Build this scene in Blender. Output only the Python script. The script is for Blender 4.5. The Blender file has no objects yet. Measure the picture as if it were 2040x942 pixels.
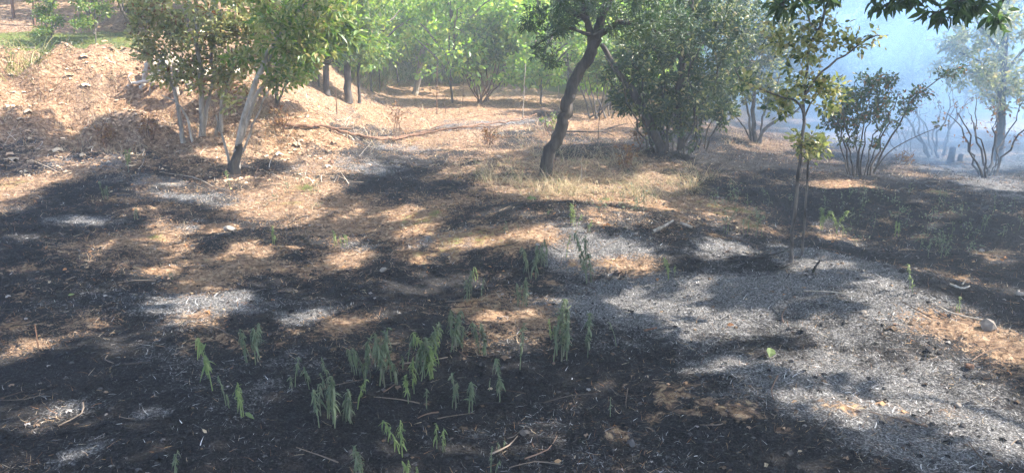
import bpy, math
import numpy as np
from mathutils import Vector

R = math.radians
rng = np.random.default_rng(11)
scene = bpy.context.scene
COL = scene.collection

# ------------------------------------------------------------------ camera, light, exposure
PITCH = 14.0
FPX = 1512.0
CAM = np.array([0.0, 0.0, 1.6])
cd = bpy.data.cameras.new('camera'); cam = bpy.data.objects.new('camera', cd); COL.objects.link(cam)
cam.location = CAM; cam.rotation_euler = (R(90 - PITCH), 0, 0)
cd.sensor_width = 36; cd.lens = 36 * FPX / 2040; cd.clip_start = 0.05; cd.clip_end = 2000
scene.camera = cam

SUN_EL, SUN_AZ = 46.0, 86.0          # azimuth clockwise from +Y (view direction) towards +X
SDIR = np.array([math.sin(R(SUN_AZ)) * math.cos(R(SUN_EL)), math.cos(R(SUN_AZ)) * math.cos(R(SUN_EL)), math.sin(R(SUN_EL))])
w = bpy.data.worlds.new('World'); scene.world = w; w.use_nodes = True
nt = w.node_tree; nt.nodes.clear()
sky = nt.nodes.new('ShaderNodeTexSky'); sky.sky_type = 'NISHITA'; sky.sun_disc = False
sky.sun_elevation = R(SUN_EL); sky.sun_rotation = R(SUN_AZ); sky.air_density = 1.0; sky.dust_density = 1.5
bg = nt.nodes.new('ShaderNodeBackground'); bg.inputs[1].default_value = 0.15
wo = nt.nodes.new('ShaderNodeOutputWorld')
nt.links.new(sky.outputs[0], bg.inputs[0]); nt.links.new(bg.outputs[0], wo.inputs[0])
sl = bpy.data.lights.new('sun', 'SUN'); sl.energy = 5.0; sl.angle = R(0.53); sl.color = (1.0, 0.93, 0.82)
so = bpy.data.objects.new('sun', sl); COL.objects.link(so)
so.rotation_euler = Vector(SDIR).to_track_quat('Z', 'Y').to_euler(); so.location = (20, 20, 30)
scene.view_settings.view_transform = 'Standard'; scene.view_settings.look = 'None'
scene.view_settings.gamma = 1.0; scene.view_settings.exposure = 2.32
cy = scene.cycles
cy.max_bounces = 6; cy.diffuse_bounces = 3; cy.glossy_bounces = 2; cy.transmission_bounces = 3
cy.volume_bounces = 1; cy.transparent_max_bounces = 8
cy.use_denoising = True
try:
    cy.denoiser = 'OPENIMAGEDENOISE'; cy.denoising_input_passes = 'RGB_ALBEDO_NORMAL'; cy.denoising_prefilter = 'ACCURATE'
except Exception:
    pass
cy.volume_step_rate = 2.0; cy.volume_max_steps = 96
cy.caustics_reflective = False; cy.caustics_refractive = False

# ------------------------------------------------------------------ numbers and terrain
def sstep(a, b, x):
    t = np.clip((np.asarray(x, float) - a) / (b - a), 0, 1)
    return t * t * (3 - 2 * t)

def _hash(ix, iy, s):
    n = (ix.astype(np.int64) * 374761393 + iy.astype(np.int64) * 668265263 + s * 1442695041) & 0x7fffffff
    n = ((n ^ (n >> 13)) * 1274126177) & 0x7fffffff
    return ((n ^ (n >> 16)) & 0xffff) / 65535.0

def vnoise(x, y, s=0):
    x = np.asarray(x, float); y = np.asarray(y, float)
    ix = np.floor(x); iy = np.floor(y); fx = x - ix; fy = y - iy
    fx = fx * fx * (3 - 2 * fx); fy = fy * fy * (3 - 2 * fy)
    a = _hash(ix, iy, s); b = _hash(ix + 1, iy, s); c = _hash(ix, iy + 1, s); d = _hash(ix + 1, iy + 1, s)
    return (a + (b - a) * fx) * (1 - fy) + (c + (d - c) * fx) * fy - 0.5

def gauss(x, y, cx, cy_, rx, ry, ang=0.0):
    c, s = math.cos(ang), math.sin(ang)
    dx = x - cx; dy = y - cy_
    a = (dx * c + dy * s) / rx; b = (-dx * s + dy * c) / ry
    return np.exp(-(a * a + b * b))

def H0(x, y):
    x = np.asarray(x, float); y = np.asarray(y, float)
    left = sstep(-1.8, -4.6, x + 0.10 * (y - 10))
    z = 0.040 * np.clip(y - 7.5, 0, 40) * sstep(5.0, -1.0, x - 0.15 * (y - 7.5))
    z += 0.05 * np.clip(-x - 1.5, 0, 30) * sstep(2.5, 8, y)
    z += 1.02 * left * sstep(9.0, 11.9, y + 0.35 * vnoise(x * .7, y * .3, 5))
    z += 0.20 * np.clip(y - 13.0, 0, 25) * sstep(-2.0, -7.0, x + 0.14 * (y - 13))
    z += 0.035 * np.clip(y - 24.0, 0, 40) * sstep(60, 30, x)
    z += 0.065 * np.clip(y - 19.0, 0, 25) * sstep(12, 4, x)
    z += 0.10 * np.clip(y - 42.0, 0, 50)
    z -= 0.20 * sstep(2.0, 7.0, x) * sstep(5, 10, y)
    z += 0.20 * gauss(x, y, 0.6, 6.7, 1.3, 0.85) + 0.10 * gauss(x, y, 2.2, 4.9, 1.6, 0.8, -0.75)
    z -= 0.16 * gauss(x, y, 3.4, 6.6, 1.6, 1.1, -0.3)
    z += 0.13 * gauss(x, y, 3.9, 8.4, 0.9, 0.5) + 0.16 * gauss(x, y, -4.4, 9.0, .8, .6) + 0.12 * gauss(x, y, 2.1, 10.9, .9, .7)
    z += 0.30 * gauss(x, y, -3.3, 10.9, .9, .9)
    z += 0.10 * vnoise(x * .8, y * .8, 1)
    return z

def H(x, y):
    x = np.asarray(x, float); y = np.asarray(y, float)
    z = H0(x, y)
    bank = sstep(-2.0, -4.5, x) * sstep(8.6, 9.8, y) * sstep(13.5, 12.2, y)
    z = z + (0.055 + 0.30 * bank) * vnoise(x * 2.1, y * 2.1, 2) + (0.030 + .16 * bank) * vnoise(x * 5.3, y * 5.3, 3)
    z = z + (0.018 + .03 * bank) * vnoise(x * 13, y * 13, 4) + 0.012 * vnoise(x * 31, y * 31, 6)
    return z

_cp, _sp = math.cos(R(PITCH)), math.sin(R(PITCH))
def ray(u, v):
    dx = (u - 1020) / FPX; dz = (471 - v) / FPX
    return np.array([dx, _cp + dz * _sp, -_sp + dz * _cp])
def G(u, v, tmax=60.0):
    """ground point under a pixel of the 2040x942 photograph"""
    d = ray(u, v); t = np.geomspace(0.8, tmax, 1800)
    p = CAM + t[:, None] * d
    i = np.argmax(p[:, 2] < H0(p[:, 0], p[:, 1]))
    if p[i, 2] >= H0(p[i, 0], p[i, 1]): i = len(t) - 1
    q = p[i].copy(); q[2] = float(H(q[0], q[1])); return q
def P(u, v, Y):
    d = ray(u, v); return CAM + d * (Y / d[1])

def patch(u, v, ru, rv):
    c = G(u, v); a = G(u, v - rv); b = G(u, v + rv)
    rx = max(ru * c[1] / FPX, .04); ry = min(max(abs(a[1] - b[1]) / 2, .04), 2.5)
    return (c[0], c[1], rx, ry)
def field(x, y, ps, soft=0.35):
    out = np.zeros(np.shape(x))
    for (cx, cy_, rx, ry) in ps:
        m = (np.abs(x - cx) < rx * 1.6) & (np.abs(y - cy_) < ry * 1.6)
        if not m.any(): continue
        r = np.sqrt(((x[m] - cx) / rx) ** 2 + ((y[m] - cy_) / ry) ** 2)
        out[m] = np.maximum(out[m], 1 - sstep(1 - soft, 1 + soft, r))
    return out

# ------------------------------------------------------------------ mesh building
def mk_mesh(name, V, F, mat, smooth=False, col=None):
    """F is an (n,k) array, or a list of such arrays."""
    Fs = F if isinstance(F, list) else [F]
    Fs = [np.asarray(f, np.int32) for f in Fs if len(f)]
    me = bpy.data.meshes.new(name)
    V = np.asarray(V, np.float32)
    me.vertices.add(len(V)); me.vertices.foreach_set('co', V.ravel())
    lv = np.concatenate([f.ravel() for f in Fs]); tot = np.concatenate([np.full(len(f), f.shape[1], np.int32) for f in Fs])
    st = np.concatenate([[0], np.cumsum(tot)[:-1]]).astype(np.int32)
    me.loops.add(len(lv)); me.loops.foreach_set('vertex_index', lv)
    me.polygons.add(len(tot)); me.polygons.foreach_set('loop_start', st)
    me.polygons.foreach_set('use_smooth', np.full(len(tot), smooth))
    if col is not None:
        a = me.color_attributes.new('tint', 'FLOAT_COLOR', 'POINT')
        c = np.ones((len(V), 4), np.float32); c[:, :3] = col; a.data.foreach_set('color', c.ravel())
    me.update(calc_edges=True); me.validate()
    me.materials.append(mat)
    return me
def add_obj(name, me, parent=None, kind=None):
    o = bpy.data.objects.new(name, me); COL.objects.link(o)
    if parent is not None: o.parent = parent
    if kind: o['kind'] = kind
    return o
def thing(name, label, cat, loc, group=None):
    o = bpy.data.objects.new(name, None); COL.objects.link(o)
    o.location = [float(a) for a in loc]; o.empty_display_size = 0.1
    o['label'] = label; o['category'] = cat
    if group: o['group'] = group
    return o
def tag(o, label, cat, group=None):
    o['label'] = label; o['category'] = cat
    if group: o['group'] = group
    return o
class Geo:
    def __init__(s): s.V = []; s.F = {}; s.n = 0; s.C = []
    def add(s, V, F, col=None):
        V = np.asarray(V, float); s.V.append(V)
        F = np.asarray(F, np.int64); s.F.setdefault(F.shape[1], []).append(F + s.n)
        s.n += len(V)
        if col is not None: s.C.append(np.broadcast_to(col, (len(V), 3)))
    def mesh(s, name, mat, loc=None, smooth=False):
        V = np.concatenate(s.V)
        if loc is not None: V = V - np.asarray(loc)
        return mk_mesh(name, V, [np.concatenate(f) for f in s.F.values()], mat, smooth, np.concatenate(s.C) if s.C else None)

def catmull(pts, n):
    pts = np.asarray(pts, float)
    if len(pts) == 2: return pts[0] + (pts[1] - pts[0]) * np.linspace(0, 1, n)[:, None]
    p = np.vstack([2 * pts[0] - pts[1], pts, 2 * pts[-1] - pts[-2]])
    t = np.linspace(0, len(pts) - 1 - 1e-6, n); i = t.astype(int); f = (t - i)[:, None]
    a, b, c, d = p[i], p[i + 1], p[i + 2], p[i + 3]
    return .5 * (2 * b + (c - a) * f + (2 * a - 5 * b + 4 * c - d) * f ** 2 + (3 * b - a - 3 * c + d) * f ** 3)

def tube(g, pts, rad, k=6, rough=0.0, cap=True):
    pts = np.asarray(pts, float); n = len(pts)
    rad = np.broadcast_to(rad, (n,)) if np.ndim(rad) else np.full(n, rad)
    T = np.gradient(pts, axis=0); T /= np.linalg.norm(T, axis=1)[:, None] + 1e-9
    up = np.array([0, 0, 1.0]) if abs(T[0, 2]) < .9 else np.array([1.0, 0, 0])
    A = np.cross(T, up); A /= np.linalg.norm(A, axis=1)[:, None] + 1e-9
    B = np.cross(T, A)
    an = np.arange(k) * 2 * math.pi / k
    rr = rad[:, None] * (1 + rough * rng.uniform(-1, 1, (n, k)))
    V = pts[:, None, :] + rr[..., None] * (np.cos(an)[None, :, None] * A[:, None, :] + np.sin(an)[None, :, None] * B[:, None, :])
    V = V.reshape(-1, 3)
    i = np.arange(n - 1)[:, None] * k; j = np.arange(k)[None, :]; j2 = (j + 1) % k
    F = np.stack([i + j, i + j2, i + k + j2, i + k + j], -1).reshape(-1, 4)
    g.add(V, F)
    if cap:
        c = np.vstack([V[-k:], pts[-1] + T[-1] * rad[-1] * .5])
        g.add(c, np.stack([np.arange(k), (np.arange(k) + 1) % k, np.full(k, k)], -1))

def nrmz(a): return a / (np.linalg.norm(a, axis=-1, keepdims=True) + 1e-9)

def leaves(g, pos, d, nr, L, W, detail=1, fold=.18, curl=.15):
    """folded, slightly curled leaf blades; detail 0: 4 verts, 1: 8 verts"""
    n = len(pos); d = nrmz(d); s = nrmz(np.cross(d, nr)); nn = np.cross(s, d)
    L = np.broadcast_to(L, (n,))[:, None]; W = np.broadcast_to(W, (n,))[:, None]
    if detail == 0:
        V = np.stack([pos, pos + d * L * .45 + s * W * .5, pos + d * L - nn * L * curl, pos + d * L * .45 - s * W * .5], 1)
        b = np.arange(n)[:, None] * 4
        g.add(V.reshape(-1, 3), b + np.array([[0, 1, 2, 3]])); return
    c = rng.uniform(-.3, 1.6, (n, 1)) * curl; f = fold * rng.uniform(.3, 1.8, (n, 1))
    m1 = pos + d * L * .33; m2 = pos + d * L * .68 - nn * L * c * .45; t = pos + d * L - nn * L * c
    V = np.stack([pos, m1 + s * W * .48 + nn * W * f, m2 + s * W * .36 + nn * W * f, t, m2 - s * W * .36 + nn * W * f, m1 - s * W * .48 + nn * W * f, m1, m2], 1)
    b = np.arange(n)[:, None, None] * 8
    q = np.array([[1, 2, 7, 6], [6, 7, 4, 5]]); tr = np.array([[0, 1, 6], [0, 6, 5], [2, 3, 7], [7, 3, 4]])
    base = g.n; V = V.reshape(-1, 3)
    g.V.append(V); g.n += len(V)
    g.F.setdefault(4, []).append((b + q).reshape(-1, 4) + base)
    g.F.setdefault(3, []).append((b + tr).reshape(-1, 3) + base)

def ribbons(g, P0, D, L, W, bend, col=None, seg=2, twist=None):
    """thin curved strips: P0 base, D start direction, bend = vector added quadratically"""
    n = len(P0); D = nrmz(D)
    s = np.cross(D, np.array([0, 0, 1.0])); bad = np.linalg.norm(s, axis=1) < .2
    s[bad] = rng.normal(size=(bad.sum(), 3)); s = nrmz(s)
    if twist is not None: s = nrmz(s + twist)
    L = np.broadcast_to(L, (n,))[:, None]; W = np.broadcast_to(W, (n,))[:, None]
    rows = []
    for k in range(seg + 1):
        t = k / seg; c = P0 + D * L * t + bend * (t * t); wd = W * (1 - .85 * t ** 2) * .5
        rows += [c - s * wd, c + s * wd]
    V = np.stack(rows, 1).reshape(-1, 3)
    b = np.arange(n)[:, None, None] * (2 * (seg + 1))
    q = np.array([[2 * k, 2 * k + 1, 2 * k + 3, 2 * k + 2] for k in range(seg)])
    g.add(V, (b + q).reshape(-1, 4), None if col is None else np.repeat(col, 2 * (seg + 1), 0))

# ------------------------------------------------------------------ materials
def new_mat(name):
    m = bpy.data.materials.new(name); m.use_nodes = True; m.node_tree.nodes.clear(); return m, m.node_tree
def N(t, ty, **kw):
    n = t.nodes.new(ty)
    for k, v in kw.items(): setattr(n, k, v)
    return n
def ramp(t, cols, pos=None, interp='LINEAR'):
    n = N(t, 'ShaderNodeValToRGB'); cr = n.color_ramp; cr.interpolation = interp
    pos = pos or [i / (len(cols) - 1) for i in range(len(cols))]
    while len(cr.elements) < len(cols): cr.elements.new(.5)
    for e, c, p in zip(cr.elements, cols, pos):
        e.position = p; e.color = (*c, 1) if len(c) == 3 else c
    return n
def noise(t, scale, detail=3, rough=.55, coord=None, dist=0):
    n = N(t, 'ShaderNodeTexNoise'); n.inputs['Scale'].default_value = scale; n.inputs['Detail'].default_value = detail
    n.inputs['Roughness'].default_value = rough; n.inputs['Distortion'].default_value = dist
    if coord is not None: t.links.new(coord, n.inputs['Vector'])
    return n
def leaf_mat(name, cols, trans=.4, rough=.5, spec=.3):
    m, t = new_mat(name); o = N(t, 'ShaderNodeOutputMaterial')
    geo = N(t, 'ShaderNodeNewGeometry'); rp = ramp(t, cols)
    t.links.new(geo.outputs['Random Per Island'], rp.inputs[0])
    tc = N(t, 'ShaderNodeTexCoord'); nz = noise(t, 1.6, 2, coord=tc.outputs['Object'])
    hsv = N(t, 'ShaderNodeHueSaturation'); mr = N(t, 'ShaderNodeMapRange')
    mr.inputs[3].default_value = .7; mr.inputs[4].default_value = 1.35
    t.links.new(nz.outputs[0], mr.inputs[0]); t.links.new(mr.outputs[0], hsv.inputs['Value']); t.links.new(rp.outputs[0], hsv.inputs['Color'])
    b = N(t, 'ShaderNodeBsdfPrincipled'); b.inputs['Roughness'].default_value = rough; b.inputs['Specular IOR Level'].default_value = spec
    tr = N(t, 'ShaderNodeBsdfTranslucent')
    h2 = N(t, 'ShaderNodeHueSaturation'); h2.inputs['Saturation'].default_value = 1.15; h2.inputs['Value'].default_value = 1.5
    t.links.new(hsv.outputs[0], b.inputs['Base Color']); t.links.new(hsv.outputs[0], h2.inputs['Color']); t.links.new(h2.outputs[0], tr.inputs[0])
    mx = N(t, 'ShaderNodeMixShader'); mx.inputs[0].default_value = trans
    t.links.new(b.outputs[0], mx.inputs[1]); t.links.new(tr.outputs[0], mx.inputs[2]); t.links.new(mx.outputs[0], o.inputs[0])
    return m
def bark_mat(name, c1, c2, scale=14, bump=.6):
    m, t = new_mat(name); o = N(t, 'ShaderNodeOutputMaterial')
    tc = N(t, 'ShaderNodeTexCoord'); mp = N(t, 'ShaderNodeMapping'); mp.inputs['Scale'].default_value = (1, 1, .3)
    t.links.new(tc.outputs['Object'], mp.inputs[0])
    nz = noise(t, scale, 6, .7, mp.outputs[0], .6); nb = noise(t, 2.2, 2, coord=tc.outputs['Object'])
    ad = N(t, 'ShaderNodeMath', operation='MULTIPLY_ADD'); ad.inputs[1].default_value = .6
    t.links.new(nb.outputs[0], ad.inputs[0]); t.links.new(nz.outputs[0], ad.inputs[2])
    rp = ramp(t, [c1, c2], [.62, 1.0]); t.links.new(ad.outputs[0], rp.inputs[0])
    b = N(t, 'ShaderNodeBsdfPrincipled'); b.inputs['Roughness'].default_value = .9; b.inputs['Specular IOR Level'].default_value = .15
    bp = N(t, 'ShaderNodeBump'); bp.inputs['Strength'].default_value = bump; bp.inputs['Distance'].default_value = .02
    t.links.new(nz.outputs[0], bp.inputs['Height']); t.links.new(bp.outputs[0], b.inputs['Normal'])
    t.links.new(rp.outputs[0], b.inputs['Base Color']); t.links.new(b.outputs[0], o.inputs[0])
    return m
def tint_mat(name, rough=.8, trans=0.0):
    m, t = new_mat(name); o = N(t, 'ShaderNodeOutputMaterial')
    a = N(t, 'ShaderNodeAttribute', attribute_name='tint')
    b = N(t, 'ShaderNodeBsdfPrincipled'); b.inputs['Roughness'].default_value = rough; b.inputs['Specular IOR Level'].default_value = .15
    t.links.new(a.outputs['Color'], b.inputs['Base Color'])
    if trans:
        tr = N(t, 'ShaderNodeBsdfTranslucent'); t.links.new(a.outputs['Color'], tr.inputs[0])
        mx = N(t, 'ShaderNodeMixShader'); mx.inputs[0].default_value = trans
        t.links.new(b.outputs[0], mx.inputs[1]); t.links.new(tr.outputs[0], mx.inputs[2]); t.links.new(mx.outputs[0], o.inputs[0])
    else: t.links.new(b.outputs[0], o.inputs[0])
    return m

M_bark = bark_mat('bark_grey', (.035, .03, .027), (.22, .19, .165))
M_barkd = bark_mat('bark_dark', (.02, .018, .017), (.11, .095, .085))
M_barkp = bark_mat('bark_pale', (.14, .11, .085), (.48, .42, .35))
M_barkr = bark_mat('bark_reddish', (.05, .03, .022), (.26, .15, .10))
M_char = bark_mat('charred_wood', (.008, .008, .009), (.06, .055, .055))
M_barkm = bark_mat('bark_medium', (.14, .12, .10), (.48, .43, .37))
M_root = bark_mat('root_wood', (.22, .18, .15), (.62, .56, .50), 10)
M_stone = bark_mat('stone', (.12, .10, .085), (.36, .32, .28), 9, .5)
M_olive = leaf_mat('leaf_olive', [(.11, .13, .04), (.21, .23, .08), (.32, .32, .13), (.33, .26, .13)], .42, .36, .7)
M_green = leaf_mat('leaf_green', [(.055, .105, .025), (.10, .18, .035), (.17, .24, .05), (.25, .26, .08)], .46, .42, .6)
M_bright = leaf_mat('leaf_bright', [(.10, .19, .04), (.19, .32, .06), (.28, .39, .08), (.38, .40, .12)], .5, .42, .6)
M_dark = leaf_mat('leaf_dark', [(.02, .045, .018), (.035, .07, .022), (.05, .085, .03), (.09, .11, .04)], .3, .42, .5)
M_hang = leaf_mat('leaf_hanging', [(.03, .055, .025), (.05, .09, .035), (.09, .13, .05)], .45, .5)
M_brown = leaf_mat('leaf_scorched', [(.10, .05, .025), (.19, .09, .04), (.26, .14, .06), (.12, .10, .04)], .3, .7)
M_weed = leaf_mat('weed_green', [(.07, .09, .06), (.11, .14, .08), (.16, .19, .11), (.14, .14, .10)], .3, .6)
M_weedb = leaf_mat('weed_bright', [(.12, .165, .07), (.18, .23, .09), (.25, .29, .12)], .4, .55)
M_tint = tint_mat('litter_tint', .85)
M_grass = tint_mat('grass_tint', .6, .3)

# ------------------------------------------------------------------ ground cover zones (own colours of the soil)
Z_litter = [patch(*a) for a in [
    (150, 250, 260, 70), (500, 330, 260, 60), (560, 400, 220, 55), (760, 235, 260, 60), (900, 200, 260, 40), (1010, 270, 220, 35), (700, 430, 170, 45),
    (50, 370, 70, 50), (810, 430, 70, 40), (420, 560, 60, 40), (60, 690, 60, 24), (1150, 370, 290, 50), (1250, 220, 130, 60), (1030, 660, 90, 60),
    (1200, 430, 110, 25), (1090, 470, 110, 25), (1280, 530, 60, 20), (1700, 375, 90, 22), (1500, 275, 120, 25), (1850, 650, 110, 30), (1990, 700, 70, 60),
    (1900, 820, 50, 20), (500, 500, 90, 45), (680, 520, 70, 30), (160, 640, 80, 30), (960, 700, 60, 30), (690, 640, 60, 20), (380, 640, 60, 24), (300, 480, 120, 40),
    (1830, 345, 60, 8), (1600, 260, 100, 20), (100, 840, 60, 30), (30, 930, 60, 30)]]
Z_soil = [patch(*a) for a in [
    (60, 180, 140, 60), (60, 250, 150, 40), (590, 220, 60, 40), (950, 220, 130, 30), (1200, 250, 120, 30), (440, 455, 45, 14), (620, 255, 90, 30),
    (1700, 375, 60, 12), (1640, 265, 60, 10), (820, 225, 120, 40), (330, 540, 40, 10), (800, 165, 180, 30)]]
Z_ash = [patch(*a) for a in [
    (210, 320, 130, 16), (330, 360, 60, 16), (470, 400, 170, 22), (800, 292, 60, 9), (970, 235, 130, 22), (930, 480, 110, 22), (1100, 460, 80, 18), (1200, 500, 120, 40),
    (1400, 600, 260, 70), (1700, 640, 260, 70), (1750, 780, 300, 110), (1950, 850, 160, 80), (1650, 520, 110, 35), (1450, 495, 80, 20), (90, 830, 100, 35), (170, 900, 60, 30),
    (400, 630, 110, 50), (600, 635, 60, 22), (350, 455, 60, 20), (190, 440, 120, 14), (700, 500, 60, 20), (1850, 315, 180, 25), (1980, 370, 90, 20), (660, 330, 120, 22),
    (1480, 730, 120, 20), (1640, 810, 120, 40), (300, 830, 50, 15)]]
Z_green = [patch(*a) for a in [(60, 96, 90, 20), (200, 92, 90, 18), (20, 75, 60, 12), (900, 148, 260, 12), (1100, 160, 60, 20)]]

def zones(x, y):
    nz = vnoise(x * 1.3, y * 1.3, 21) + .6 * vnoise(x * 4, y * 4, 22) + .4 * vnoise(x * 11, y * 11, 23)
    lit = np.clip(.06 + .66 * field(x, y, Z_litter, .9) + .85 * nz, 0, 1)
    lit = lit * (1 - .8 * gauss(x, y, 1.0, 2.5, 1.9, 1.1)) * (1 - .45 * gauss(x, y, -1.4, 3.1, 1.5, 1.0))
    burnlimit = np.maximum(sstep(14, 19, y), sstep(9.0, 9.9, y) * sstep(-2.3, -3.4, x))
    lit = np.maximum(lit, burnlimit)
    fs = field(x, y, Z_soil, .6)
    soil = np.clip(fs + .5 * nz * (.25 + .75 * fs) - .1, 0, 1)
    bank = sstep(-2.6, -4.6, x) * sstep(8.8, 9.8, y) * sstep(12.6, 12.0, y)
    soil = np.maximum(soil, np.clip(.62 * bank + 1.1 * nz, 0, 1))
    nz2 = vnoise(x * 1.7 + 9, y * 1.7, 24) + .6 * vnoise(x * 6, y * 6, 25) + .4 * vnoise(x * 15, y * 15, 26)
    ash = np.clip(.02 + .9 * field(x, y, Z_ash, .8) * (.85 + .15 * sstep(-.5, .8, x)) + .75 * nz2, 0, 1)
    green = np.clip(np.maximum(field(x, y, Z_green, .5), .8 * sstep(20, 24, y) * sstep(-9, -5, x)) + .7 * nz, 0, 1)
    return lit, soil, ash, green

M_ground, t = new_mat('scorched_ground')
o = N(t, 'ShaderNodeOutputMaterial'); tc = N(t, 'ShaderNodeTexCoord'); oc = tc.outputs['Object']
att = N(t, 'ShaderNodeAttribute', attribute_name='tint'); sep = N(t, 'ShaderNodeSeparateColor'); t.links.new(att.outputs['Color'], sep.inputs[0])
atg = N(t, 'ShaderNodeAttribute', attribute_name='green')
n_f = noise(t, 95, 5, .7, oc, .4); n_m = noise(t, 22, 5, .65, oc, .8); n_c = noise(t, 5, 4, .6, oc); n_s = noise(t, 42, 4, .6, oc, 1.2)
c_char = ramp(t, [(.010, .010, .011), (.026, .025, .026), (.10, .09, .088)], [.3, .52, .76]); t.links.new(n_f.outputs[0], c_char.inputs[0])
c_ash = ramp(t, [(.02, .019, .02), (.115, .11, .11), (.40, .39, .385)], [.34, .5, .70]); t.links.new(n_f.outputs[0], c_ash.inputs[0])
c_lit = ramp(t, [(.045, .028, .02), (.19, .12, .08), (.35, .24, .155), (.50, .40, .30)], [.3, .45, .6, .78]); t.links.new(n_m.outputs[0], c_lit.inputs[0])
c_soil = ramp(t, [(.07, .04, .024), (.27, .165, .10), (.50, .36, .24)], [.34, .52, .72]); t.links.new(n_m.outputs[0], c_soil.inputs[0])
c_grn = ramp(t, [(.05, .07, .02), (.12, .15, .04), (.22, .21, .08)], [.3, .55, .8]); t.links.new(n_m.outputs[0], c_grn.inputs[0])
def mask(src, nse, lo, hi, amt):
    m1 = N(t, 'ShaderNodeMath', operation='MULTIPLY_ADD'); m1.inputs[1].default_value = amt; t.links.new(nse, m1.inputs[0]); t.links.new(src, m1.inputs[2])
    mr = N(t, 'ShaderNodeMapRange', interpolation_type='SMOOTHSTEP'); mr.inputs[1].default_value = lo + amt / 2; mr.inputs[2].default_value = hi + amt / 2
    t.links.new(m1.outputs[0], mr.inputs[0]); return mr.outputs[0]
def mix(fac, a, b):
    m = N(t, 'ShaderNodeMix', data_type='RGBA'); t.links.new(fac, m.inputs[0]); t.links.new(a, m.inputs[6]); t.links.new(b, m.inputs[7]); return m.outputs[2]
x = mix(mask(sep.outputs[2], n_s.outputs[0], .3, .75, 1.6), c_char.outputs[0], c_ash.outputs[0])
x = mix(mask(sep.outputs[0], n_s.outputs[0], .42, .72, 1.9), x, c_lit.outputs[0])
x = mix(mask(sep.outputs[1], n_m.outputs[0], .4, .7, .9), x, c_soil.outputs[0])
x = mix(mask(atg.outputs['Fac'], n_m.outputs[0], .4, .7, 1.0), x, c_grn.outputs[0])
b = N(t, 'ShaderNodeBsdfPrincipled'); b.inputs['Roughness'].default_value = .95; b.inputs['Specular IOR Level'].default_value = .1
bp1 = N(t, 'ShaderNodeBump'); bp1.inputs['Strength'].default_value = .9; bp1.inputs['Distance'].default_value = .012; t.links.new(n_f.outputs[0], bp1.inputs['Height'])
bp2 = N(t, 'ShaderNodeBump'); bp2.inputs['Strength'].default_value = .9; bp2.inputs['Distance'].default_value = .04; t.links.new(n_m.outputs[0], bp2.inputs['Height']); t.links.new(bp1.outputs[0], bp2.inputs['Normal'])
t.links.new(bp2.outputs[0], b.inputs['Normal']); t.links.new(x, b.inputs['Base Color']); t.links.new(b.outputs[0], o.inputs[0])

def build_ground():
    n = 860; k = 5.6; A = 170 / math.sinh(k); s = np.linspace(-1, 1, n)
    gx = A * np.sinh(k * s); gy = 4.5 + A * np.sinh(k * s)
    X, Y = np.meshgrid(gx, gy); x = X.ravel(); y = Y.ravel(); z = H(x, y)
    V = np.stack([x, y, z], 1)
    i = (np.arange(n - 1)[:, None] * n + np.arange(n - 1)[None]).ravel()
    F = np.stack([i, i + 1, i + n + 1, i + n], 1)
    lit, soil, ash, green = zones(x, y)
    me = mk_mesh('ground', V, F, M_ground, True, np.stack([lit, soil, ash], 1))
    a = me.attributes.new('green', 'FLOAT', 'POINT'); a.data.foreach_set('value', green.astype(np.float32))
    add_obj('ground', me, kind='structure')
build_ground()

# ------------------------------------------------------------------ woody plants
def rot_rand(n): return nrmz(rng.normal(size=(n, 3)))

def stem_pts(pts, n=14, wob=.012):
    p = catmull(pts, n); L = np.linalg.norm(p[-1] - p[0])
    j = rng.normal(size=p.shape) * wob * max(L, .3) * .5; j[0] = 0
    return p + j
def S(spec, Y, r0, r1, n=14, wob=.012, dY=None):
    """stem traced in photo pixels; dY gives each point its own extra depth"""
    dY = dY or [0] * len(spec)
    return (stem_pts([P(u, v, Y + d) for (u, v), d in zip(spec, dY)], n, wob), r0, r1)
def E(u, v, ru, rv, Y, ry, n): return (P(u, v, Y), (ru * Y / FPX, ry, rv * Y / FPX), n)

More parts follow.
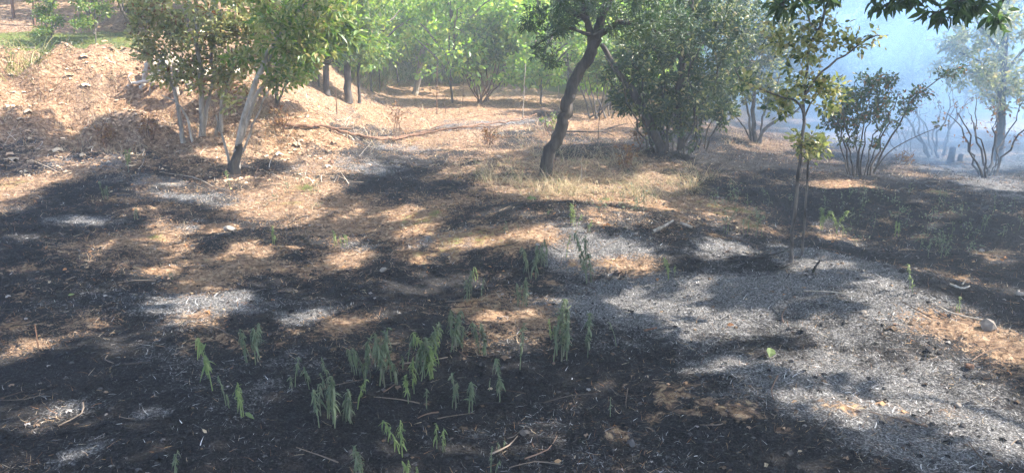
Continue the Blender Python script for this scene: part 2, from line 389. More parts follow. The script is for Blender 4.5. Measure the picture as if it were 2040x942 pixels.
def grow(stems, blobs, leaf, twig_r=.0035, lift=.35, hollow=.0):
    """stems: (pts,r0,r1). Twigs reach from the skeleton into the blobs; leaves sit along their ends."""
    nodes = []; nrad = []
    for pts, r0, r1 in stems:
        m = max(2, len(pts) // 3)
        nodes.append(pts[m:]); nrad.append(np.linspace(r0, r1, len(pts))[m:])
    nodes = np.concatenate(nodes); nrad = np.concatenate(nrad)
    gt = Geo(); lp = []; ld = []
    ends = []
    for c, r, n in blobs:
        d = rot_rand(n) * (rng.uniform(hollow, 1, (n, 1)) ** .5)
        ends.append(np.asarray(c) + d * np.asarray(r))
    ends = np.concatenate(ends)
    ends = ends[np.argsort([np.min(np.linalg.norm(nodes - e, axis=1)) for e in ends])]
    for e in ends:
        v = e - nodes; ds = np.linalg.norm(v, axis=1)
        cost = ds + .5 * np.maximum(nodes[:, 2] - e[2] + .1, 0)
        i = int(np.argmin(cost)); a = nodes[i]; L = ds[i]
        if L < .03: continue
        mid = (a + e) / 2 + np.array([0, 0, lift * L * .35]) + rng.normal(size=3) * L * .09
        m = int(np.clip(L / .12, 4, 10)); p = catmull([a, mid, e], m)
        r0 = min(nrad[i] * .75, twig_r * (1 + 1.2 * L)); rr = np.linspace(r0, twig_r * .5, m)
        tube(gt, p, rr, 4 if r0 > .008 else 3, cap=False)
        nodes = np.vstack([nodes, p[1:]]); nrad = np.concatenate([nrad, rr[1:]])
        k = leaf['n']; tt = 1 - rng.uniform(0, 1, k) ** 1.3 * min(1, leaf.get('span', .4) / L)
        idx = np.clip(tt * (m - 1), 0, m - 1.001); ii = idx.astype(int); f = (idx - ii)[:, None]
        q = p[ii] * (1 - f) + p[ii + 1] * f; tg = nrmz(p[ii + 1] - p[ii])
        off = rot_rand(k); dd = nrmz(tg * .5 + off + np.array([0, 0, leaf.get('droop', -.15)]))
        lp.append(q + off * rng.uniform(0, leaf.get('spread', .06), (k, 1))); ld.append(dd)
    return gt, np.concatenate(lp), np.concatenate(ld)

def make_plant(name, label, cat, base, stems, blobs, leaf, bark=M_bark, leafm=M_green, group=None, stem_name='stem', sides=8, rough=.08, twig_r=.0035, extra=None, foli='foliage', lift=.35, mix_leaf=None):
    base = np.array(base, float); root = thing(name, label, cat, base, group)
    for pts, r0, r1 in stems:
        g = Geo(); p = pts.copy()
        rr = np.linspace(1, 0, len(p)) ** .8 * (r0 - r1) + r1
        rr[0] *= 1.25
        tube(g, p, rr, sides if r0 > .012 else 5, rough)
        add_obj(stem_name, g.mesh(stem_name, bark, base, True), root)
    if blobs:
        gt, lp, ld = grow(stems, blobs, leaf, twig_r, lift)
        add_obj('twigs', gt.mesh('twigs', bark, base), root)
        if leaf['n'] and len(lp):
            if extra is not None: lp = np.vstack([lp, extra[0]]); ld = np.vstack([ld, extra[1]])
            n = len(lp); up = nrmz(np.array([0, 0, 1.0]) + rng.normal(size=(n, 3)) * leaf.get('tilt', .7))
            sel = rng.random(n) < (leaf.get('mixf', .15) if mix_leaf else 0)
            for k, (mm, nm) in enumerate(((leafm, foli), (mix_leaf, 'scorched_leaves'))):
                q = sel if k else ~sel
                if not q.any(): continue
                g = Geo(); nn = q.sum(); L = leaf['L'] * rng.uniform(.6, 1.3, nn)
                leaves(g, lp[q], ld[q], up[q], L, L * leaf.get('wr', .5), leaf.get('detail', 1), curl=leaf.get('curl', .2))
                add_obj(nm, g.mesh(nm, mm, base), root)
    return root

# ---- sunlit and shaded patches of the ground: they decide where the canopy overhead has gaps
LIT = [patch(a[0], a[1], a[2] * 1.22 + 3, a[3] * 1.25 + 2) for a in [
    (96, 832, 80, 27), (298, 826, 34, 12), (154, 906, 38, 18), (266, 912, 32, 10), (372, 885, 20, 10), (20, 920, 24, 20), (52, 698, 62, 24), (160, 660, 28, 12), (208, 675, 38, 9),
    (186, 702, 40, 13), (240, 706, 26, 13), (23, 376, 50, 25), (76, 357, 60, 15), (15, 415, 28, 10), (190, 318, 95, 13), (400, 375, 80, 26), (500, 402, 110, 18), (620, 360, 80, 32),
    (560, 432, 80, 18), (690, 335, 60, 22), (183, 441, 44, 7), (336, 438, 30, 9), (350, 458, 42, 12), (38, 476, 44, 6), (458, 460, 26, 10), (298, 476, 16, 7), (191, 498, 26, 11), (359, 495, 30, 11),
    (508, 497, 38, 14), (650, 488, 40, 10), (680, 516, 36, 18), (298, 550, 48, 13), (355, 525, 22, 9), (440, 583, 30, 13), (336, 606, 36, 11), (413, 625, 58, 36), (516, 560, 30, 7), (432, 506, 20, 7),
    (600, 634, 46, 16), (153, 510, 20, 8), (608, 669, 26, 6), (692, 640, 30, 9), (783, 625, 46, 9), (990, 672, 22, 9), (708, 422, 16, 12), (803, 422, 36, 14), (845, 452, 26, 18), (812, 462, 30, 9),
    (750, 456, 13, 6), (708, 483, 20, 10), (818, 495, 20, 7), (845, 517, 32, 5), (1080, 468, 85, 15), (937, 485, 60, 12), (1180, 498, 90, 22), (975, 426, 42, 6), (1044, 432, 36, 6), (1200, 424, 80, 12),
    (1296, 409, 40, 6), (1270, 535, 75, 22), (910, 560, 46, 9), (845, 546, 22, 5), (780, 571, 42, 7), (857, 575, 36, 7), (780, 592, 26, 5), (746, 617, 16, 5), (807, 624, 26, 9), (1013, 628, 50, 9),
    (1020, 680, 50, 13), (975, 712, 25, 6), (1100, 606, 42, 10), (1350, 590, 130, 38), (1500, 645, 180, 42), (1420, 640, 120, 40), (1740, 655, 170, 42), (1650, 700, 150, 45), (1870, 700, 200, 90),
    (1930, 790, 130, 80), (1800, 760, 140, 60), (1600, 797, 70, 20), (1660, 822, 80, 20), (1656, 858, 44, 10), (1414, 723, 72, 12), (1323, 774, 34, 9), (1424, 437, 24, 5), (1470, 464, 18, 5),
    (1455, 495, 52, 11), (1416, 514, 40, 9), (1653, 453, 34, 14), (1668, 472, 50, 10), (1638, 533, 70, 13), (1722, 491, 22, 7), (1735, 572, 80, 22), (1830, 410, 32, 4), (1886, 430, 32, 4), (1856, 449, 42, 4),
    (1970, 514, 34, 9), (1951, 563, 52, 9), (2008, 582, 40, 6), (1703, 414, 26, 3), (1760, 521, 16, 4), (1836, 544, 26, 6), (1817, 596, 62, 8), (1700, 375, 70, 9), (1500, 340, 24, 4), (1850, 640, 110, 30),
    (1100, 385, 60, 10), (1180, 390, 90, 12), (960, 350, 90, 16), (1020, 375, 60, 14), (1320, 365, 60, 12), (440, 320, 60, 12), (1950, 345, 100, 14), (1850, 325, 90, 12), (1990, 365, 70, 10), (1555, 480, 16, 5),
    (560, 300, 120, 14), (330, 335, 30, 8), (1900, 880, 60, 18), (1985, 905, 60, 14), (1560, 560, 60, 12), (1250, 560, 80, 16), (1600, 740, 80, 14), (1300, 600, 90, 22), (1720, 735, 130, 26), (1500, 600, 120, 20)]]
DARK = [patch(*a) for a in [(1540, 577, 165, 27), (1650, 622, 62, 15), (1640, 767, 78, 13), (1160, 575, 75, 14), (1300, 570, 30, 10), (1440, 690, 150, 11), (2010, 735, 40, 22), (1700, 905, 260, 26), (1480, 905, 120, 60),
    (1100, 545, 60, 10), (1360, 540, 40, 8)]]
def lit_at(x, y):
    wx = x + .12 * vnoise(x * 3, y * 3, 31) + .05 * vnoise(x * 9, y * 9, 32); wy = y + .14 * vnoise(x * 3, y * 3, 33) + .05 * vnoise(x * 9, y * 9, 34)
    return field(wx, wy, LIT, .22) * (1 - field(wx, wy, DARK, .22))

def overhead():
    """leaf clusters above the frame, each one on the line from the shaded ground up to the sun"""
    n = 13500
    gx = rng.uniform(-9.5, 8.5, n); gy = rng.uniform(.6, 10.3, n)
    hh = 4.0 + 2.6 * np.clip(.5 + vnoise(gx * .45, gy * .45, 41) * 1.3, 0, 1) + rng.uniform(-.3, .5, n)
    m = 12
    ang = rng.uniform(0, 2 * math.pi, (n, m)); rad = .22 * np.sqrt(rng.random((n, m)))
    px = gx[:, None] + np.cos(ang) * rad; py = gy[:, None] + np.sin(ang) * rad; ph = hh[:, None] + rng.uniform(-.16, .16, (n, m))
    keep = (lit_at(px.ravel(), py.ravel()) < .5).reshape(n, m)
    far = sstep(9.3, 10.3, py); keep &= rng.random((n, m)) > far
    z0 = H0(px, py)
    t = ph / SDIR[2]
    Q = np.stack([px + SDIR[0] * t, py + SDIR[1] * t, z0 + ph], -1)
    C = np.stack([gx + SDIR[0] * hh / SDIR[2], gy + SDIR[1] * hh / SDIR[2], H0(gx, gy) + hh], -1)
    return Q, C, keep
OV_Q, OV_C, OV_K = overhead()
OWN = np.array([[0.45, 9.3], [2.4, 10.7], [7.0, 1.9], [9.6, 8.0], [4.9, 0.2], [10.6, 11.2]])
_d = np.linalg.norm(OV_C[:, None, :2] - OWN[None], axis=2) * np.array([1, 1.15, 1, 1, 1, 1])
OV_W = np.argmin(_d, axis=1)
def canopy_of(k, nb):
    sel = np.where(OV_W == k)[0]; q = OV_Q[sel][OV_K[sel]]
    cs = OV_C[rng.choice(sel, min(nb, len(sel)), replace=False)] if len(sel) else np.zeros((0, 3))
    return q, cs
def canopy_parts(root, base, k, stems, nb, bark, leafm):
    q, cs = canopy_of(k, nb)
    if len(q) == 0: return
    gt, _, _ = grow(stems, [(c, (.05, .05, .05), 1) for c in cs], dict(n=1), .007, .25)
    add_obj('limbs', gt.mesh('limbs', bark, base), root)
    n = len(q); g = Geo(); L = rng.uniform(.10, .17, n)
    leaves(g, q, rot_rand(n) * np.array([1, 1, .4]), nrmz(np.array([.25, .1, 1.0]) + rng.normal(size=(n, 3)) * .5), L, L * .55, 0)
    add_obj('crown', g.mesh('crown', leafm, base), root)

# ---- leaning central tree
b5 = G(1086, 348); Y5 = b5[1]
tr5 = S([(1087, 352), (1093, 312), (1113, 268), (1127, 226), (1134, 188), (1153, 146), (1176, 108), (1190, 72)], Y5, .080, .064, 34, .010)
st5 = [tr5,
       S([(1180, 92), (1172, 50), (1160, 0), (1150, -120)], Y5, .05, .02, 14, .01),
       S([(1186, 76), (1215, 56), (1250, 45), (1300, 62), (1345, 60)], Y5 - .1, .04, .012, 14, .02),
       S([(1184, 80), (1205, 20), (1240, -60), (1290, -260), (1300, -420)], Y5, .06, .02, 14, .01),
       S([(1176, 70), (1135, 58), (1095, 75), (1060, 95)], Y5 - .2, .022, .007, 12, .02),
       S([(1170, 40), (1120, 10), (1080, -60), (1000, -230)], Y5 - .3, .035, .012, 12, .02)]
b5z = b5.copy()
r5 = make_plant('leaning_tree', 'crooked dark tree leaning right above the dry straw grass, forking near the top', 'tree', b5z, st5,
    [E(1170, 10, 130, 50, Y5, .9, 110), E(1290, 40, 90, 50, Y5 - .2, .8, 110), E(1090, 40, 60, 45, Y5 - .3, .6, 45), E(1100, 110, 40, 25, Y5 - .3, .4, 14), E(1180, -70, 200, 50, Y5, 1.0, 40)],
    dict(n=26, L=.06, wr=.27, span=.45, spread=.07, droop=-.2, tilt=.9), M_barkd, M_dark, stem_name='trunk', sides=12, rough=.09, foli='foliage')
canopy_parts(r5, b5z, 0, [(s[0], s[1], s[2]) for s in st5[1:4]], 55, M_bark, M_green)

# ---- big dark thicket shrub right of it
b7 = G(1345, 306); Y7 = b7[1]
st7 = [S([(1358, 300), (1352, 200), (1362, 100), (1378, 0), (1385, -120)], Y7 - .1, .06, .03, 18, .006),
       S([(1318, 300), (1290, 235), (1258, 180), (1228, 140), (1200, 88)], Y7 - .2, .065, .032, 18, .008)]
for k in range(15):
    u0 = 1290 + k * 8.5 + rng.uniform(-5, 5); sp = (k - 7) / 7
    st7.append(S([(u0, 300 + rng.uniform(-6, 8)), (u0 + sp * 26 + rng.uniform(-14, 14), 230), (u0 + sp * 60 + rng.uniform(-24, 24), 150), (u0 + sp * 95 + rng.uniform(-30, 30), 70 + 40 * abs(sp))], Y7 + rng.uniform(-.4, .4), rng.uniform(.009, .02), .004, 12, .03, [0, .1 * sp, rng.uniform(-.4, .4), rng.uniform(-.6, .6)]))
b7z = b7.copy()
r7 = make_plant('thicket_shrub', 'large dark many stemmed shrub with dense foliage, right of the leaning tree', 'shrub', b7z, st7,
    [E(1330, 190, 105, 60, Y7, .8, 170), E(1270, 130, 75, 60, Y7, .7, 95), E(1420, 160, 75, 70, Y7 - .1, .7, 95), E(1360, 80, 120, 60, Y7, .9, 120), E(1390, 10, 140, 45, Y7, .9, 90), E(1240, 200, 35, 30, Y7, .4, 25),
     E(1430, 225, 45, 28, Y7, .4, 26), E(1450, 60, 60, 60, Y7, .7, 40), E(1345, 245, 85, 38, Y7, .5, 70), E(1330, 285, 60, 14, Y7, .4, 10)],
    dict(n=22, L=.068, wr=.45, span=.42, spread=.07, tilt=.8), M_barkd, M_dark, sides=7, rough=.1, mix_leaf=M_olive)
canopy_parts(r7, b7z, 1, st7[:2], 25, M_barkd, M_green)

# ---- left olive shrub and leaning stem shrub
b1 = G(405, 290); Y1 = b1[1]
LO = dict(n=22, L=.072, wr=.5, span=.5, spread=.10, tilt=1.1, mixf=.10)
st1 = [S([(366, 285), (358, 240), (350, 190), (335, 150), (320, 110)], Y1, .03, .012),
       S([(402, 290), (402, 220), (398, 150), (392, 90), (388, 20)], Y1, .04, .018),
       S([(412, 288), (410, 230), (425, 170), (420, 110), (440, 20)], Y1 + .1, .03, .012),
       S([(440, 262), (442, 215), (455, 160), (470, 100), (480, 30)], Y1 + .1, .028, .01),
       S([(385, 285), (372, 235), (352, 205), (322, 190)], Y1 - .1, .016, .006),
       S([(430, 280), (436, 240), (452, 215), (495, 190), (520, 150)], Y1 + .1, .02, .006)]
make_plant('olive_shrub', 'sunlit shrub with pale olive leaves and upright grey stems beside the exposed roots', 'shrub', b1, st1,
    [E(345, 55, 80, 52, Y1, .5, 52), E(420, 65, 88, 58, Y1, .5, 52), E(490, 45, 85, 58, Y1, .5, 46), E(400, -30, 170, 40, Y1, .6, 45), E(295, 15, 50, 40, Y1, .4, 24), E(480, 120, 60, 34, Y1 + .1, .4, 22), E(360, 120, 50, 26, Y1, .3, 14), E(285, 95, 45, 34, Y1, .4, 14), E(430, 155, 60, 30, Y1, .4, 16), E(340, 150, 50, 26, Y1, .4, 9), E(480, 200, 30, 30, Y1, .3, 5)],
    LO, M_barkm, M_olive, mix_leaf=M_brown)
b1b = G(468, 345); Y1b = b1b[1]
st1b = [S([(466, 345), (470, 300), (492, 220), (515, 150), (540, 95), (575, 50), (620, -10)], Y1b, .038, .018, 20, .006),
        S([(474, 335), (480, 280), (503, 210), (530, 160), (540, 110)], Y1b + .1, .028, .012),
        S([(470, 330), (500, 260), (530, 190), (555, 120)], Y1b + .2, .016, .006),
        S([(462, 340), (448, 290), (430, 230)], Y1b + .1, .02, .008, 8)]
rb = make_plant('leaning_shrub', 'tall shrub whose long pale stem leans right out of a charred base', 'shrub', b1b, st1b,
    [E(560, 45, 75, 45, Y1b, .5, 46), E(600, 90, 60, 42, Y1b - .1, .4, 36), E(540, -30, 120, 40, Y1b, .6, 30), E(570, 150, 46, 34, Y1b, .35, 22), E(500, 110, 40, 40, Y1b, .4, 16), E(640, 20, 70, 45, Y1b, .5, 34)],
    dict(n=17, L=.075, wr=.5, span=.45, spread=.09, tilt=1.0, mixf=.5), M_barkm, M_green, mix_leaf=M_olive)
g = Geo(); tube(g, stem_pts([b1b + (0, 0, -.05), P(466, 330, Y1b), P(474, 300, Y1b), P(476, 285, Y1b)], 10, .02), [.085, .07, .06, .062, .055, .05, .047, .044, .042, .04], 10, .2)
add_obj('charred_stem_base', g.mesh('charred_stem_base', M_barkd, b1b, True), rb)
# chestnut-like big leaves
b1c = G(560, 215); Y1c = b1c[1]
make_plant('broadleaf_sapling', 'young tree with large bright green pointed leaves left of the dark trunks', 'tree', b1c,
    [S([(548, 215), (556, 150), (590, 90), (640, 50)], Y1c, .025, .01), S([(552, 212), (575, 160), (600, 120), (660, 130)], Y1c, .016, .006)],
    [E(650, 70, 60, 40, Y1c, .5, 40), E(600, 120, 45, 30, Y1c, .4, 22), E(690, 60, 30, 25, Y1c, .3, 12), E(620, 10, 90, 40, Y1c, .6, 40)],
    dict(n=10, L=.16, wr=.32, span=.3, spread=.05, tilt=.6), M_bark, M_green)

# ---- dark trunks group
L2 = dict(n=20, L=.085, wr=.5, span=.45, spread=.08, tilt=.8)
for i, (u, v, r, tx, lab, m) in enumerate([(652, 190, .06, 640, 'leftmost dark trunk of the shaded clump above the bare slope', M_dark),
        (694, 205, .075, 690, 'thick straight dark trunk of the shaded clump above the bare slope', M_green),
        (716, 206, .03, 722, 'thin pole like trunk just right of the thick straight dark trunk', M_green)]):
    bb = G(u, v); Yb = bb[1]
    make_plant('slender_tree', lab, 'tree', bb, [S([(u, v), (u - 2, 150), ((u + tx) / 2, 80), (tx, 0), (tx, -150)], Yb, r, r * .5, 16, .004)] +
        ([S([(u - 14 * s, v - 2), (u - 18 * s, 150), (u - 26 * s, 90)], Yb + .2, r * .4, .01, 9) for s in (1, 1.8)] if i == 0 else []),
        [E(tx - 10, 60, 70, 55, Yb, .8, 70), E(tx, -20, 90, 60, Yb, .9, 60), E(tx + 20, 100, 45, 30, Yb, .5, 30)], L2, M_barkd, m, stem_name='trunk', group='dark trunks above the bare slope')

b3 = G(830, 190); Y3 = b3[1]
make_plant('pale_trunk_tree', 'tree with a pale sunlit leaning trunk in front of the green meadow', 'tree', b3,
    [S([(826, 190), (834, 150), (838, 120), (848, 60), (855, -40)], Y3, .075, .04, 16, .006), S([(838, 125), (805, 85), (780, 30)], Y3, .03, .012), S([(842, 100), (880, 50), (900, 0)], Y3, .03, .012)],
    [E(800, 60, 80, 50, Y3, 1, 110), E(890, 60, 70, 50, Y3, 1, 100), E(840, -20, 130, 50, Y3, 1.2, 110), E(850, 110, 60, 18, Y3, .7, 30)],
    dict(n=20, L=.11, wr=.5, span=.5, spread=.09, tilt=.8), M_barkp, M_bright, stem_name='trunk')

b4 = G(962, 205); Y4 = b4[1]
st4 = [S([(962 + rng.uniform(-14, 14), 206), (962 + k * 7, 170), (962 + k * 12 + rng.uniform(-8, 8), 130), (962 + k * 13 + rng.uniform(-8, 8), 100)], Y4 + rng.uniform(-.3, .3), .018, .006, 10, .02) for k in range(-4, 5)]
make_plant('round_bush', 'dark green bush on thin reddish stems growing from a small mound in the orange litter', 'bush', b4, st4,
    [E(965, 100, 62, 35, Y4, .7, 110), E(1000, 75, 45, 35, Y4, .6, 60), E(930, 130, 35, 18, Y4, .5, 20), E(950, 60, 60, 30, Y4, .7, 60)],
    dict(n=18, L=.10, wr=.5, span=.4, spread=.08, tilt=.8), M_barkr, M_green)

b6 = G(1200, 235); Y6 = b6[1]
st6 = [S([(1195 + rng.uniform(-25, 25), 236), (1200 + k * 9, 195), (1200 + k * 14 + rng.uniform(-10, 10), 140)], Y6 + rng.uniform(-.3, .3), .018, .006, 9, .02) for k in range(-4, 5)]
make_plant('brushy_shrub', 'brushy shrub with grey twigs seen between the leaning tree and the large dark shrub', 'shrub', b6, st6,
    [E(1200, 130, 60, 40, Y6, .7, 90), E(1240, 90, 60, 40, Y6, .7, 70), E(1170, 90, 40, 40, Y6, .6, 40)],
    dict(n=16, L=.09, wr=.5, span=.4, spread=.08), M_bark, M_green)

b8 = G(1505, 284); Y8 = b8[1]
st8 = [S([(1506, 284), (1500, 230), (1505, 170), (1520, 100)], Y8, .045, .015), S([(1512, 284), (1520, 262), (1545, 240), (1585, 222), (1610, 190)], Y8 - .1, .035, .012),
       S([(1496, 284), (1490, 220), (1475, 160)], Y8, .025, .008), S([(1515, 285), (1520, 230), (1545, 180), (1560, 120)], Y8, .02, .008), S([(1498, 284), (1480, 250), (1450, 215)], Y8, .018, .006)]
make_plant('grey_leaved_shrub', 'shrub with pale greyish olive leaves in thin smoke behind the sapling pair', 'shrub', b8, st8,
    [E(1500, 130, 65, 55, Y8, .7, 110), E(1550, 190, 55, 38, Y8, .5, 60), E(1450, 170, 50, 45, Y8, .6, 60), E(1540, 70, 70, 45, Y8, .7, 80), E(1470, 80, 60, 45, Y8, .7, 70), E(1480, 10, 100, 45, Y8, .8, 80), E(1430, 215, 40, 25, Y8, .4, 20)],
    dict(n=17, L=.075, wr=.48, span=.4, spread=.07, tilt=.9, mixf=.4), M_bark, M_dark, mix_leaf=M_olive)

# ---- sapling pair
b9 = G(1577, 522); Y9 = b9[1]
LS = dict(n=12, L=.042, wr=.6, span=.3, spread=.07, tilt=1.1, mixf=.18)
make_plant('sapling', 'taller sapling of the pair with a slightly curved reddish trunk and curled yellow green leaves', 'tree', b9,
    [S([(1577, 522), (1581, 450), (1590, 350), (1600, 250), (1603, 180), (1612, 110), (1640, 30), (1665, -60)], Y9, .0135, .007, 26, .004),
     S([(1601, 225), (1585, 200), (1545, 190), (1480, 160), (1462, 135)], Y9 - .1, .009, .004, 14, .01),
     S([(1603, 190), (1640, 140), (1690, 105), (1735, 75), (1768, 72)], Y9 - .1, .009, .003, 14, .01),
     S([(1628, 60), (1612, 40), (1606, -20)], Y9, .008, .004, 8, .01), S([(1600, 240), (1620, 200), (1655, 165), (1680, 150)], Y9 + .1, .007, .003, 8, .01)],
    [E(1600, 150, 50, 50, Y9, .22, 34), E(1635, 70, 45, 45, Y9, .2, 28), E(1570, 70, 45, 45, Y9, .2, 26), E(1500, 165, 45, 14, Y9 - .1, .1, 14), E(1560, 210, 28, 30, Y9, .14, 14),
     E(1610, 280, 35, 30, Y9, .14, 18), E(1730, 85, 45, 14, Y9 - .1, .08, 14), E(1650, 180, 40, 30, Y9, .15, 22), E(1600, -15, 80, 30, Y9, .25, 16), E(1655, 215, 24, 20, Y9, .1, 8)],
    LS, M_bark, M_olive, stem_name='trunk', twig_r=.0022, mix_leaf=M_dark)
b9b = G(1597, 513); Y9b = b9b[1]
make_plant('sapling', 'thinner shorter stem just right of the taller sapling', 'tree', b9b,
    [S([(1597, 513), (1603, 440), (1608, 360), (1612, 300), (1612, 285)], Y9b, .010, .006, 16, .003)],
    [E(1625, 295, 28, 18, Y9b, .12, 12), E(1600, 285, 18, 18, Y9b, .1, 7)], LS, M_bark, M_olive, stem_name='trunk', twig_r=.0022)

# ---- dark fan shrub right
b10 = G(1705, 352); Y10 = b10[1]
st10 = []
for k, (u0, um, ut, vt) in enumerate([(1690, 1672, 1655, 200), (1700, 1692, 1680, 180), (1706, 1706, 1705, 165), (1712, 1715, 1728, 170), (1722, 1735, 1750, 170), (1728, 1745, 1765, 200), (1735, 1752, 1790, 180), (1716, 1722, 1740, 220), (1695, 1684, 1662, 230)]):
    st10.append(S([(u0, 350), (um, 290), ((um + ut) / 2 + rng.uniform(-6, 6), 240), (ut + rng.uniform(-8, 8), vt)], Y10 + rng.uniform(-.25, .25), rng.uniform(.008, .015), .004, 12, .03, [rng.uniform(-.1, .1), rng.uniform(-.1, .1), rng.uniform(-.3, .3), rng.uniform(-.4, .4)]))
st10.append(S([(1740, 345), (1760, 300), (1790, 250), (1815, 200), (1855, 170), (1890, 145), (1932, 130)], Y10 - .1, .014, .004, 20, .006))
st10.append(S([(1742, 340), (1775, 300), (1830, 270), (1892, 246)], Y10 - .2, .009, .003, 12, .006))
make_plant('fan_shrub', 'dark shrub with stems fanning up from the burnt ground and a long branch reaching right', 'shrub', b10, st10,
    [E(1700, 215, 60, 46, Y10, .45, 110), E(1730, 172, 56, 30, Y10, .4, 56), E(1675, 245, 40, 34, Y10, .35, 34), E(1765, 230, 36, 40, Y10, .3, 30), E(1720, 280, 50, 20, Y10, .3, 12), E(1830, 190, 34, 16, Y10 - .1, .1, 20),
     E(1885, 148, 24, 7, Y10 - .1, .06, 11), E(1915, 134, 16, 5, Y10 - .1, .05, 6), E(1870, 250, 20, 4, Y10 - .2, .05, 5), E(1805, 210, 20, 12, Y10 - .1, .1, 9), E(1770, 155, 22, 12, Y10, .15, 8)],
    dict(n=13, L=.05, wr=.55, span=.28, spread=.06, tilt=.9, mixf=.14), M_barkd, M_dark, twig_r=.0025, mix_leaf=M_brown)

# ---- bare scorched shrubs in the smoke
def bare(name, label, u, v, fans, r=.018, tall=110, n=9, sp=70, blobs=()):
    bb = G(u, v); Yb = bb[1]; st = []
    for k in range(n):
        s = (k / (n - 1) - .5) * 2 + rng.uniform(-.15, .15)
        st.append(S([(u + s * 14, v + rng.uniform(-3, 3)), (u + s * (14 + sp * .25) + rng.uniform(-10, 10), v - tall * .35), (u + s * (14 + sp * .62) + rng.uniform(-14, 14), v - tall * .72), (u + s * (14 + sp) + rng.uniform(-9, 9), v - tall * rng.uniform(.8, 1.2))], Yb + rng.uniform(-.3, .3), r * rng.uniform(.35, 1.1), .003, 12, .03, [0, rng.uniform(-.2, .2), rng.uniform(-.4, .4), rng.uniform(-.6, .6)]))
    make_plant(name, label, 'shrub', bb, st, [E(u, v - tall * .8, sp + 15, tall * .45, Yb, .6, 60)] + list(blobs), dict(n=2, L=.05, wr=.5, span=.2, spread=.03), M_barkd, M_brown, twig_r=.0025)
bare('bare_shrub', 'nearly leafless fan shaped shrub standing in blue smoke left of two charred stumps', 1865, 312, 9, .022, 125, 10, 70)
bare('bare_shrub', 'leafless arching shrub at the right edge in front of the smoke', 1968, 352, 9, .018, 140, 8, 85)
bare('bare_shrub', 'small leafless twiggy shrub in the smoke just left of the fan shaped one', 1800, 300, 7, .014, 90, 6, 40)
def stump(u, v, h, r, label):
    bb = G(u, v); g = Geo(); z = np.linspace(-.05, h, 8)
    pts = bb + np.stack([.05 * z, -.03 * z, z], 1)
    tube(g, pts, r * np.array([1.5, 1.2, 1.05, 1, .97, .95, .93, .9]), 12, .07)
    o = add_obj('charred_stump', g.mesh('charred_stump', M_char, bb, True)); o.location = bb; tag(o, label, 'stump', 'charred stumps in the smoke')
stump(1893, 322, .24, .055, 'charred stump standing on the burnt edge beside the fan shaped bare shrub')
stump(1912, 318, .13, .04, 'lower charred stump just right of the taller stump in the smoke')
b12 = G(1992, 322); Y12 = b12[1]
make_plant('smoky_tree', 'straight trunk at the right edge rising through blue smoke under pale leaves', 'tree', b12,
    [S([(1990, 325), (1994, 250), (1996, 180), (2002, 80), (2010, -60)], Y12, .075, .04, 16, .004), S([(1996, 190), (1960, 130), (1900, 100)], Y12, .02, .008), S([(1998, 150), (2040, 100), (2090, 60)], Y12, .025, .01),
     S([(2000, 110), (1960, 60), (1930, 20)], Y12, .02, .008)],
    [E(1950, 140, 80, 45, Y12, .8, 110), E(2010, 180, 60, 45, Y12, .7, 60), E(1990, 60, 90, 50, Y12, .9, 100), E(1900, 90, 50, 35, Y12, .6, 36), E(2000, -20, 120, 50, Y12, 1, 70), E(2090, 120, 60, 60, Y12, .8, 40)],
    dict(n=14, L=.075, wr=.5, span=.4, spread=.07), M_barkd, M_olive, stem_name='trunk')

